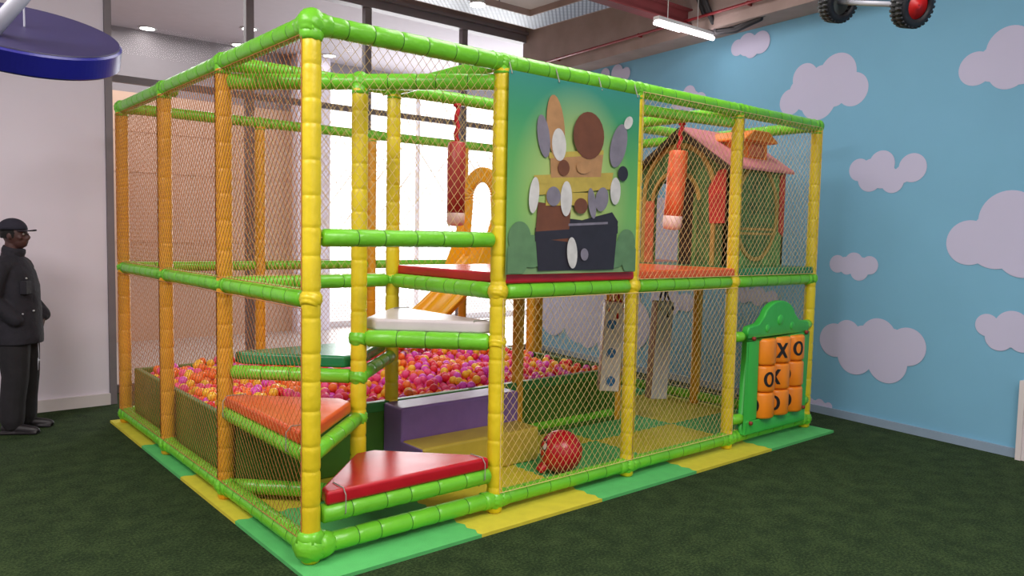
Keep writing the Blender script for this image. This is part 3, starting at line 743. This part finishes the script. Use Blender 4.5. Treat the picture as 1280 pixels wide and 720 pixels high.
# mats: 0 dark,1 box,2 brown,3 grey,4 white,5 hill,6 tan
for x,z,a,c in ((.10,.22,.10,.10),(.2,.14,.14,.1),(.06,.08,.12,.1),(1.05,.2,.1,.09),(.95,.12,.12,.09),(1.1,.08,.1,.1)): blob(x,z,a*.9,c,5)
blob(0,0,0,0,0,poly=[(.25,.02),(.93,.02),(.96,.34),(.9,.40),(.62,.34),(.3,.36),(.22,.28)])
blob(0,0,0,0,2,poly=[(.22,.22),(.50,.20),(.52,.42),(.24,.44)])
blob(0,0,0,0,0,poly=[(.22,.20),(.96,.26),(.96,.31),(.22,.26)])
blob(0,0,0,0,3,poly=[(.50,.30),(.86,.32),(.86,.335),(.50,.315)])
blob(0,0,0,0,1,poly=[(.22,.48),(.88,.55),(.90,.66),(.2,.6)])
blob(0,0,0,0,6,poly=[(.34,.58),(.78,.62),(.80,.78),(.33,.72)])
blob(0,0,0,0,1,poly=[(.32,.71),(.80,.77),(.80,.80),(.32,.745)])
blob(0,0,0,0,1,poly=[(.22,.55),(.86,.60),(.86,.63),(.22,.585)])
blob(0,0,0,0,1,poly=[(.30,.42),(.72,.44),(.72,.52),(.30,.50)])
for x,z,a,c,m_,ro in ((.37,.90,.075,.20,6,.14),(.27,.84,.05,.13,3,.2),(.40,.80,.06,.10,4,.1),(.66,.88,.14,.15,2,0),(.94,.84,.075,.15,3,-.3),(1.03,1.0,.05,.035,4,.8),
        (.99,.66,.05,.05,0,.3),(.92,.54,.05,.09,4,0),(.20,.48,.04,.11,4,-.1),(.47,.47,.05,.11,4,0),(.36,.48,.06,.06,3,0),(.60,.43,.06,.05,2,0),(.70,.45,.035,.1,3,.2),
        (.79,.48,.06,.08,3,-.3),(.44,.66,.05,.05,2,0),(.62,.68,.07,.045,6,.2),(.53,.13,.045,.10,4,.1),(.64,.12,.035,.04,3,.3)):
    blob(x,z,a,c,m_,22,ro)
o = obj('printed_picture', b, ['pb','pbox','pbrown','pgrey','pwhite','phill','pface'], bn, recalc=False)
b = NB()
for x in (.02,.4,.78,1.13): path(b, [(x,-.005,H_-.02),(x,.03,H_+.07),(x,.09,H_+.075)], .004, 5)
obj('tie_cord', b, 'rope', bn)

# ------------------------------------------------------------------ noughts and crosses board
tb = thing('noughts_and_crosses_board', 'green plastic noughts and crosses board with orange turning blocks', 'game board', (3.755,-.055,.115))
W_, H_ = .945, .90
out = [(0,0),(W_,0),(W_,H_-.03)] + [(W_-.02,H_),(W_-.16,H_+.015)] + [(W_*.5+.24*math.cos(a_), H_+.045+.15*math.sin(a_)) for a_ in [PI*k/14 for k in range(1,14)]] + [(.16,H_+.015),(.02,H_),(0,H_-.03)]
ix0, ix1, iz0, iz1 = .175, .845, .115, .79
b = NB()
MX = Matrix(((1,0,0,0),(0,0,-1,0),(0,1,0,0),(0,0,0,1)))   # (x,z,depth) -> world axes, depth towards -y
# build the board as a ring of quads around the opening: bottom, sides, top arch
def slab(pts): prism(b, pts, -.035, .03, MX)
slab([(0,0),(W_,0),(W_,iz0),(0,iz0)]); slab([(0,iz0),(ix0,iz0),(ix0,iz1),(0,iz1)]); slab([(ix1,iz0),(W_,iz0),(W_,iz1),(ix1,iz1)])
slab([(0,iz1),(W_,iz1)]+out[2:])
bmesh.ops.remove_doubles(b, verts=b.verts, dist=.0005)
ff = {}
for f in b.faces: ff.setdefault(tuple(sorted(v.index for v in f.verts)), []).append(f)
b.verts.index_update()
ff = {}
for f in b.faces: ff.setdefault(frozenset(v.index for v in f.verts), []).append(f)
bmesh.ops.delete(b, geom=[f for l in ff.values() if len(l) > 1 for f in l], context='FACES_ONLY')
o = bevel(obj('board', b, 'tttg', tb), .014, 3, 50)
# embossed bumps on the header
b = NB()
for x, z, r_ in ((.28,.87,.035),(.47,.93,.045),(.66,.87,.035)): ball(b, (x,-.03,z), r_, 16, 8, (1,.35,1))
obj('header_emboss', b, 'tttg', tb, True)
b = NB()
for x, z in ((.07,.10),(.885,.13),(.07,.80),(.885,.80)): cyl(b, (x,-.028,z), (x,-.052,z), .016, 12)
obj('bolt', b, 'bolt', tb, True)
cw = (ix1-ix0)/3; ch = (iz1-iz0)/3; R_ = cw*.49
def bend(bm_, cx_, cz_, th0, shapes):
    for poly in shapes:
        # subdivide each polygon strip already supplied as quads
        vs = [bm_.verts.new((cx_+(R_+.0025)*math.sin(th0+u_/R_), -(R_+.0025)*math.cos(th0+u_/R_)+.012, cz_+v_)) for u_, v_ in poly]
        bm_.faces.new(vs)
def glyph(kind):
    h, w_, t_ = .064, .049, .021; out = []
    if kind == 'O':
        n = 28
        for k in range(n):
            a0, a1 = 2*PI*k/n, 2*PI*(k+1)/n
            out.append([(w_*math.cos(a0),h*math.sin(a0)),(w_*math.cos(a1),h*math.sin(a1)),((w_-t_*1.25)*math.cos(a1),(h-t_)*math.sin(a1)),((w_-t_*1.25)*math.cos(a0),(h-t_)*math.sin(a0))])
    else:
        for s in (-1,1):
            n = 8
            for k in range(n):
                v0 = -h+2*h*k/n; v1 = -h+2*h*(k+1)/n; c0 = s*w_*.75*v0/h; c1 = s*w_*.75*v1/h; q = t_*.72
                out.append([(c0-q,v0),(c0+q,v0),(c1+q,v1),(c1-q,v1)])
    return out
cells = {(0,0):None,(1,0):('X',-.62),(2,0):('O',-.45),(0,1):('O',-.40),(1,1):('X',-1.15),(2,1):('O',-1.42),(0,2):('O',-1.55),(1,2):('O',-1.10),(2,2):('O',-1.30)}
view = .62  # the blocks are read from the left of the board
for (ci, ri), g in cells.items():
    cx_ = ix0+cw*(ci+.5); cz_ = iz1-ch*(ri+.5)
    b = NB(); hh = ch*.485
    # rounded square barrel
    prof = [(0,R_*.86),(.008,R_*.96),(.022,R_),(2*hh-.022,R_),(2*hh-.008,R_*.96),(2*hh,R_*.86)]
    rev(b, (cx_,.012,cz_-hh), (cx_,.012,cz_+hh), prof, 28)
    bl = obj('turning_block', b, 'ttto', tb, True)
    if g:
        c = NB(); bend(c, cx_, cz_, g[1], glyph(g[0])); m_ = obj('cross_mark' if g[0] == 'X' else 'nought_mark', c, 'black', bl, recalc=False)
b = NB()
for ci in range(3): cyl(b, (ix0+cw*(ci+.5),.012,iz0-.01), (ix0+cw*(ci+.5),.012,iz1+.01), .008, 8)
obj('spindle', b, 'axle', tb)

# ------------------------------------------------------------------ toy house on the deck
hz = ZM+.112
hs = thing('toy_house', 'printed toy house with pink roof and orange dormer on the raised deck', 'playhouse', (3.80,.20,hz))
HW, HD, HH, HP = .88, .92, .86, 1.17      # x length, y depth, wall height, ridge height
def archpts(c, w_, z0, z1, n=16): # arch opening polygon, flat sides then half ellipse
    h = z1-w_
    return [(c-w_,z0),(c-w_,h)]+[(c-w_*math.cos(PI*k/n), h+w_*math.sin(PI*k/n)) for k in range(1,n)]+[(c+w_,h),(c+w_,z0)]
def gable(x, th, opening, m, name):
    # gable wall in plane x, thickness th towards +x, with an arched doorway
    b = NB(); c, w_, top_ = opening; n = 16
    def strip(y0, y1, zlo0, zlo1):
        def roofz(y): return HH+(HP-HH)*(1-abs(y-HD/2)/(HD/2))
        ys = [y0,y1]
        pr = [(y0,zlo0),(y1,zlo1),(y1,roofz(y1)),(y0,roofz(y0))]
        mx = Matrix(((0,0,1,x),(1,0,0,0),(0,1,0,0),(0,0,0,1)))
        prism(b, pr, 0, th, mx)
    strip(0, c-w_, 0, 0); strip(c+w_, HD, 0, 0)
    cuts = sorted(set([c-w_*math.cos(PI*k/n) for k in range(n+1)]+[HD/2]))
    def zarch(y): return top_-w_*.95+math.sqrt(max(0,w_*w_-(y-c)**2))*.95
    for y0, y1 in zip(cuts, cuts[1:]):
        if y1-y0 > 1e-4: strip(y0, y1, zarch(y0), zarch(y1))
    return obj(name, b, m, hs)
gable(0, .03, (.53,.235,.78), 'hgreen', 'gable_wall'); gable(HW-.03, .03, (.50,.22,.74), 'hgreen', 'gable_wall')
def arcband(x, c, r0, r1, z, a0, a1, m, name, th=.012, sy=1.0, parent=None):
    b = NB(); n = 24
    for k in range(n):
        t0, t1 = a0+(a1-a0)*k/n, a0+(a1-a0)*(k+1)/n
        q = [(c+r0*math.cos(t0), z+r0*sy*math.sin(t0)),(c+r1*math.cos(t0), z+r1*sy*math.sin(t0)),(c+r1*math.cos(t1), z+r1*sy*math.sin(t1)),(c+r0*math.cos(t1), z+r0*sy*math.sin(t1))]
        mx = Matrix(((0,0,-1,x),(1,0,0,0),(0,1,0,0),(0,0,0,1))); prism(b, q, 0, th, mx)
    return obj(name, b, m, parent or hs)
arcband(-.001, .50, .36, .40, .60, 0, PI, 'htan', 'arch_trim', sy=1.15)
arcband(-.001, .53, .235, .268, .56, 0, PI, 'htan', 'door_trim')
b = NB(); box(b, -.018,0,.50-.40,.50-.36,0,.60); obj('gable_post_trim', b, 'htan', hs)
b = NB(); box(b, -.018,0,.86,.90,0,.60); obj('gable_post_trim', b, 'htan', hs)
b = NB(); box(b, -.014,0,.765,.86,0,.56); o = obj('bark_print', b, 'hbark', hs); o['label'] = 'reddish bark print beside the doorway'
# open door leaf and dark inner panel
b = NB(); box(b, .03,.05,.25,.50,0,.78); obj('door_leaf', b, 'hdark', hs)['label'] = 'dark brown door leaf'
b = NB(); prism(b, [(.0,.30),(.02,.30),(.16,.60),(.14,.60)], .0, .62); obj('inner_panel', b, 'hgreen2', hs)
# red curtains at the near corner
b = NB()
prism(b, [(.0,.36),(.15,.36),(.17,.66),(.08,.80),(.0,.82)], 0, .012, Matrix(((0,0,-1,-.012),(1,0,0,0),(0,1,0,0),(0,0,0,1))))
obj('curtain_print', b, 'hred', hs)
# long side wall facing the front, with an oval window panel
b = NB(); box(b, 0, HW, 0, .03, 0, HH); obj('side_wall', b, 'hgreen2', hs)
b = NB(); box(b, .03, HW-.03, HD-.03, HD, HH-.12, HH); box(b, HW-.13, HW-.03, HD-.03, HD, 0, HH-.12); box(b, .03, .06, HD-.03, HD, 0, HH-.12); obj('side_wall', b, 'hgreen', hs)
def oval(r0x, r0z, r1x, r1z, cx_, cz_, m, name, y0, y1, solid=False):
    b = NB(); n = 36
    MXY = Matrix(((1,0,0,0),(0,0,1,0),(0,1,0,0),(0,0,0,1)))
    if solid: prism(b, [(cx_+r1x*math.cos(2*PI*k/n), cz_+r1z*math.sin(2*PI*k/n)) for k in range(n)], y0, y1, MXY)
    else:
        for k in range(n):
            t0, t1 = 2*PI*k/n, 2*PI*(k+1)/n
            prism(b, [(cx_+r0x*math.cos(t0),cz_+r0z*math.sin(t0)),(cx_+r1x*math.cos(t0),cz_+r1z*math.sin(t0)),(cx_+r1x*math.cos(t1),cz_+r1z*math.sin(t1)),(cx_+r0x*math.cos(t1),cz_+r0z*math.sin(t1))], y0, y1, MXY)
    return obj(name, b, m, hs)
oval(0,0,.29,.385,.44,.46,'hgreen','window_print',-.006,0,True)
oval(.29,.385,.325,.42,.44,.46,'htan','window_trim',-.014,0)
b = NB()
for z in (.27,.31): box(b, .17,.71,-.012,-.005,z,z+.02)
obj('glazing_bar', b, 'htan', hs)
b = NB(); prism(b, [(.80,.30),(.87,.26),(.87,.84),(.79,.80)], 0, .012, Matrix(((1,0,0,0),(0,0,-1,0),(0,1,0,0),(0,0,0,1)))); obj('curtain_print', b, 'hred', hs)
# roof
b = NB(); ov = .07
for s in (-1,1):
    yy = lambda t_: HD/2+s*t_
    e0 = HD/2+ov; zs = (HP-HH)/(HD/2)
    pts = [(yy(0),HP+.03),(yy(e0),HP+.03-zs*e0),(yy(e0),HP-zs*e0),(yy(0),HP)]
    prism(b, pts, -.06, HW+.04, Matrix(((0,0,1,0),(1,0,0,0),(0,1,0,0),(0,0,0,1))))
bevel(obj('roof', b, 'hroof', hs), .006, 1)
b = NB()
for s in (-1,1):
    pts = [(HD/2,HP+.012),(HD/2+s*(HD/2+ov),HP+.012-.62*(HD/2+ov)*1.0*((HP-HH)/(HD/2))/.62),(HD/2+s*(HD/2+ov-.0),HP-.035-(HD/2+ov)*((HP-HH)/(HD/2))),(HD/2,HP-.05)]
    prism(b, pts, -.085, -.06, Matrix(((0,0,1,0),(1,0,0,0),(0,1,0,0),(0,0,0,1))))
obj('barge_board', b, 'hdark', hs)
# orange dormer on the near slope
b = NB(); prism(b, [(.07,.92),(.07,1.08),(.40,1.10),(.40,1.06)], .30, .68, Matrix(((0,0,1,0),(1,0,0,0),(0,1,0,0),(0,0,0,1))))
dm = obj('dormer', b, 'horange', hs)
b = NB(); MR = Matrix(((1,0,0,0),(0,0,1,0),(0,1,0,0),(0,0,0,1)))
prism(b, [(.24,1.075),(.74,1.075),(.74,1.095),(.60,1.17),(.38,1.17),(.24,1.095)], .0, .42, MR); bevel(obj('dormer_roof', b, 'horange', dm), .012, 2)
b = NB(); prism(b, [(.38,.95),(.62,.95),(.62,1.02),(.57,1.06),(.43,1.06),(.38,1.02)], .056, .07, MR); obj('dormer_window', b, 'hbark', dm)

# ------------------------------------------------------------------ slide
sl = thing('slide', 'orange yellow plastic slide dropping from the deck into the ball pit', 'slide', (0,0,0))
pth = [(3.72,1.50),(3.52,1.48),(3.36,1.38),(3.04,1.03),(2.72,.77),(2.47,.66),(2.25,.58),(2.08,.55),(1.95,.55)]
yc = 3.02; sec = [(-.30,.13),(-.285,.145),(-.255,.14),(-.24,.02),(-.10,0),(-.02,.0),(0,.03),(.02,0),(.10,0),(.24,.02),(.255,.14),(.285,.145),(.30,.13)]
b = NB(); R = []
for x, z in pth: R.append([b.verts.new((x, yc+a, z+c)) for a, c in sec]+[b.verts.new((x, yc+a, z+c-.03)) for a, c in sec[::-1]])
n = len(R[0])
for q in range(len(R)-1):
    for k in range(n): b.faces.new((R[q][k],R[q][(k+1)%n],R[q+1][(k+1)%n],R[q+1][k]))
b.faces.new(R[0][::-1]); b.faces.new(R[-1]); o = obj('chute', b, 'slide', sl, True); sb = o.modifiers.new('s','SUBSURF'); sb.levels = 1; sb.render_levels = 2
b = NB(); n = 20; MY = Matrix(((0,0,1,3.40),(1,0,0,yc),(0,1,0,1.5),(0,0,0,1)))
for k in range(n):
    t0, t1 = PI*k/n, PI*(k+1)/n
    prism(b, [(.18*math.cos(t0),.60+.18*math.sin(t0)),(.34*math.cos(t0),.58+.36*math.sin(t0)),(.34*math.cos(t1),.58+.36*math.sin(t1)),(.18*math.cos(t1),.60+.18*math.sin(t1))], -.03, .03, MY)
for s in (-1,1): prism(b, sorted_ := [(s*.18,.60),(s*.34,.58),(s*.33,-.02),(s*.24,-.02)], -.03, .03, MY)
bevel(obj('entry_hood', b, 'slide', sl), .012, 2)
for s in (-1,1):
    b = NB(); prism(b, [(3.40,1.46),(3.40,2.0),(3.34,1.95),(3.20,1.55),(3.03,1.18),(3.06,1.10),(3.3,1.36)], -.012, .012, Matrix(((1,0,0,0),(0,0,1,yc+s*.28),(0,1,0,0),(0,0,0,1)))); bevel(obj('side_guard', b, 'slide', sl), .006, 1)

# ------------------------------------------------------------------ the man by the white wall
PX = Matrix.Translation((-.76,3.93,0)) @ Matrix.Rotation(-.56, 4, 'Z')   # he faces +x of his own frame
man = thing('person', 'man in black cap, jacket and trousers standing by the white wall', 'person', (0,0,0))
man.matrix_world = PX
def caps(bm_, chain, n=14):
    # chain of (x,y,z,r) or (x,y,z,rx,ry): tapered hull pieces made of rings along the chain
    for k in range(len(chain)-1):
        a, c = chain[k], chain[k+1]
        pa, pc = Vector(a[:3]), Vector(c[:3]); d = pc-pa; L_ = d.length
        if L_ < 1e-5: continue
        steps_ = 6; pr = [(-a[3]*.98, a[3]*.15),(-a[3]*.7, a[3]*.72)]
        pr += [(L_*i/steps_, a[3]+(c[3]-a[3])*i/steps_) for i in range(steps_+1)]
        pr += [(L_+c[3]*.7, c[3]*.72),(L_+c[3]*.98, c[3]*.15)]
        rev(bm_, pa, pc, pr, n)
def remesh(o, vox, sm=4):
    r_ = o.modifiers.new('r','REMESH'); r_.mode = 'VOXEL'; r_.voxel_size = vox; r_.use_smooth_shade = True
    if sm: s_ = o.modifiers.new('s','SMOOTH'); s_.iterations = sm; s_.factor = .5
    return o
# body: one continuous surface (head with face, neck, trunk, arms, hands with fingers, legs)
b = NB()
ball(b, (.0,0,1.655), .1, 24, 16, (.93,.76,1.13)); ball(b, (.025,0,1.60), .075, 20, 12, (1,.78,1)); ball(b, (.06,0,1.565), .032, 14, 10, (1,1.1,.8))   # skull, jaw, chin
caps(b, [(.082,0,1.655,.011),(.104,0,1.625,.016)]); ball(b, (.098,0,1.612), .016, 10, 8, (1,1.3,.7))                                                  # nose
ball(b, (.086,0,1.588), .015, 12, 8, (.9,1.7,.45)); ball(b, (.084,0,1.577), .015, 12, 8, (.9,1.6,.5))                                                   # lips
for s in (-1,1):
    ball(b, (.074,s*.03,1.668), .014, 10, 8, (.7,1.3,.5)); ball(b, (.06,s*.048,1.62), .02, 10, 8)                                                    # brow, cheek
    ball(b, (-.012,s*.077,1.635), .026, 12, 8, (.75,.35,1.15))                                                                                       # ear
caps(b, [(-.02,0,1.57,.056),(-.03,0,1.47,.06),(-.03,0,1.42,.075)])
caps(b, [(-.02,0,1.40,.10),(.0,0,1.2,.12),(.01,0,1.0,.125),(.0,0,.93,.12)])
for s in (-1,1):
    caps(b, [(-.03,s*.05,1.40,.07),(-.03,s*.17,1.385,.058)])
    caps(b, [(0,s*.08,.92,.095),(.02,s*.10,.5,.06),(-.01,s*.11,.1,.042),(-.01,s*.11,.07,.042)])
    caps(b, [(-.01,s*.11,.06,.04),(.12,s*.12,.035,.03)])
armR = [(-.03,-.20,1.37,.05),(-.08,-.245,1.12,.042),(.07,-.18,.955,.033),(.09,-.155,.93,.028)]
armL = [(-.03,.20,1.37,.05),(-.04,.25,1.12,.042),(.14,.14,.97,.033),(.155,.10,.95,.028)]
for A_, s in ((armR,-1),(armL,1)):
    caps(b, A_)
    h = Vector(A_[-1][:3]); dn = Vector((-.02 if s < 0 else -.25,-s*.12,-.95)).normalized(); side = Vector((.5,-s*.8,0)).normalized()
    caps(b, [tuple(h+dn*.0)+(.026,), tuple(h+dn*.075)+(.03,)])                              # palm
    for q, L_ in ((-.030,.060),(-.010,.072),(.010,.068),(.030,.052)):                       # four fingers
        base = h+dn*.085+side*q; caps(b, [tuple(base)+(.0095,), tuple(base+dn*L_*.5+side*.004)+(.009,), tuple(base+dn*L_*.85-side*.002-Vector((0,-s*.02,0)))+(.0078,)], 8)
    caps(b, [tuple(h+dn*.02+side*.024)+(.011,), tuple(h+dn*.055+side*.052)+(.0095,), tuple(h+dn*.085+side*.058)+(.0085,)], 8)   # thumb
body = remesh(obj('body', b, 'skin', man, True), .0065, 3)
for s in (-1,1):
    b = NB(); ball(b, (.079,s*.031,1.651), .011, 12, 8); obj('eye', b, 'eye', man, True)
    b = NB(); ball(b, (.0875,s*.031,1.651), .0055, 10, 6); obj('pupil', b, 'black', man, True)
b = NB(); ball(b, (-.018,0,1.655), .103, 24, 16, (.93,.80,1.03))
bmesh.ops.delete(b, geom=[v for v in b.verts if v.co.x > .035 or v.co.z < 1.60], context='VERTS'); obj('hair', b, 'hair', man, True)
# cap with peak
b = NB()
for (z, rx_, ry_) in (): pass
ball(b, (-.018,0,1.685), .112, 28, 16, (1.0,.84,.86)); 
bmesh.ops.delete(b, geom=[v for v in b.verts if v.co.z < 1.668], context='VERTS')
bmesh.ops.holes_fill(b, edges=b.edges); cp = obj('cap', b, 'cap', man, True)
b = NB(); n = 14; T_ = []
for z_ in (1.686,1.680):
    T_.append([b.verts.new((.075+.085*math.cos(-PI/2+PI*k/n)**.7 if 0 < k < n else .05, .078*math.sin(-PI/2+PI*k/n), z_-.012*abs(math.sin(-PI/2+PI*k/n))**2+ .004)) for k in range(n+1)])
b.faces.new(T_[0]); b.faces.new(T_[1][::-1])
for k in range(n): b.faces.new((T_[0][k],T_[0][k+1],T_[1][k+1],T_[1][k]))
b.faces.new((T_[0][n],T_[0][0],T_[1][0],T_[1][n]))
pk = obj('peak', b, 'cap', cp, True); pk.parent = cp
# jacket
b = NB()
def ringloft(bm_, rings, n=32):
    R = []
    for (cx_, cy_, z, rx_, ry_) in rings:
        R.append([bm_.verts.new((cx_+rx_*math.cos(2*PI*k/n)*(1+.025*math.sin(5*2*PI*k/n+z*19)), cy_+ry_*math.sin(2*PI*k/n), z)) for k in range(n)])
    for q in range(len(R)-1):
        for k in range(n): bm_.faces.new((R[q][k],R[q][(k+1)%n],R[q+1][(k+1)%n],R[q+1][k]))
    bm_.faces.new(R[0][::-1]); bm_.faces.new(R[-1])
ringloft(b, [(.01,0,.745,.175,.215),(.01,0,.80,.178,.215),(.01,0,.95,.168,.205),(.012,0,1.08,.158,.198),(.01,0,1.22,.15,.205),(-.005,0,1.34,.135,.20),(-.02,0,1.42,.105,.165),(-.025,0,1.47,.078,.10),(-.02,0,1.515,.076,.086),(-.015,0,1.53,.07,.08)])
for s in (-1,1): caps(b, [(-.03,s*.05,1.40,.092),(-.03,s*.17,1.378,.082)])
for A_ in (armR, armL):
    ch_ = [(x,y,z,r_+.028) for x,y,z,r_ in A_[:3]]; q0, q1 = Vector(A_[2][:3]), Vector(A_[3][:3])
    caps(b, ch_+[tuple(q0.lerp(q1,.6))+(.046,)])
jk = remesh(obj('jacket', b, 'jacket', man, True), .009, 5)
b = NB(); rev(b, (-.02,0,1.485), (.0,0,1.56), [(0,.085),(.03,.088),(.055,.082),(.055,.072),(.01,.072)], 24, caps=False); obj('collar', b, 'jacket', jk, True)
for nm, (x,y,z) in (('button',(.135,-.125,1.29)),('button',(.115,-.155,1.0)),('button',(.165,-.08,1.02))):
    b = NB(); ball(b, (x,y,z), .009, 10, 8); obj('button', b, 'button', jk, True)
b = NB(); box(b, .10,.152,-.17,-.07,1.16,1.27); bevel(obj('chest_pocket', b, 'jacket', jk), .008, 2)
b = NB(); path(b, [(.165,-.02,.80),(.172,-.02,.66),(.17,-.02,.58)], .003, 5); path(b, [(.17,-.03,.62),(.172,-.04,.52)], .0025, 5); ball(b, (.171,-.02,.60), .010, 8, 6); obj('drawstring', b, 'axle', jk, True)
# trousers
b = NB()
caps(b, [(0,0,.97,.13),(0,0,.86,.135)])
for s in (-1,1):
    caps(b, [(0,s*.075,.86,.13),(.01,s*.085,.66,.118),(.02,s*.095,.48,.10),(.0,s*.105,.28,.094),(-.005,s*.11,.14,.092),(.0,s*.11,.10,.086)])
remesh(obj('trousers', b, 'trousers', man, True), .009, 4)
for s in (-1,1):
    b = NB(); caps(b, [(-.055,s*.11,.045,.040),(.06,s*.12,.042,.044),(.155,s*.128,.034,.036),(.185,s*.13,.03,.03)])
    box(b, -.09,.2,s*.122-.042,s*.122+.042,.004,.022)
    remesh(obj('shoe', b, 'shoe', man, True), .006, 3)

# ------------------------------------------------------------------ lights, world, camera
def area(name, loc, size, power, rot=(0,0,0), col=(1,1,1), sy=None):
    l = bpy.data.lights.new(name, 'AREA'); l.energy = power; l.size = size; l.color = col
    if sy: l.shape = 'RECTANGLE'; l.size_y = sy
    o = bpy.data.objects.new(name, l); COL.objects.link(o); o.location = loc; o.rotation_euler = rot
area('room_fill', (-3.6,-.6,4.7), 3, 330, col=(1,.95,.93))  # three unseen fill lights, added to brighten the room
area('room_fill', (.6,-4.2,4.7), 3, 260, col=(1,.96,.94))
area('room_fill', (2.6,.3,4.7), 2.2, 90, col=(1,.96,.94))
area('upward_fill', (-2.4,-4.8,3.0), 2, 170, rot=(PI,0,0), col=(1,.95,.92))  # unseen fill facing up, added to lighten the ceiling
area('hall_lamp', (1,7.2,4.6), 3, 120, col=(1,.96,.93))
area('hall_daylight', (8.5,8.9,1.9), 7.5, 520, rot=(math.radians(-90),0,0), col=(1,1,1), sy=3.6)
l = bpy.data.lights.new('strip_glow', 'POINT'); l.energy = 6; l.shadow_soft_size = .15
o = bpy.data.objects.new('strip_glow', l); COL.objects.link(o); o.location = (5.0,1.6,3.75)
W = bpy.data.worlds.new('sky'); S.world = W; W.use_nodes = True
W.node_tree.nodes['Background'].inputs[0].default_value = (.97,.98,1,1); W.node_tree.nodes['Background'].inputs[1].default_value = 3.2
cam = bpy.data.cameras.new('camera'); co = bpy.data.objects.new('camera', cam); COL.objects.link(co)
cam.sensor_width = 36; cam.lens = 966.71/1280*36; cam.clip_start = .05
R3 = Vector((0.76723411,-0.64107773,0.01926542)); U3 = Vector((0.02949915,0.06527864,0.99743095)); F3 = Vector((0.64068839,0.76469474,-0.06899524))
mw = Matrix((R3,U3,-F3)).transposed().to_4x4(); mw.translation = (-1.71701777,-3.62401089,1.72444359); co.matrix_world = mw
S.camera = co
S.view_settings.view_transform = 'Standard'; S.view_settings.look = 'None'; S.view_settings.exposure = 0
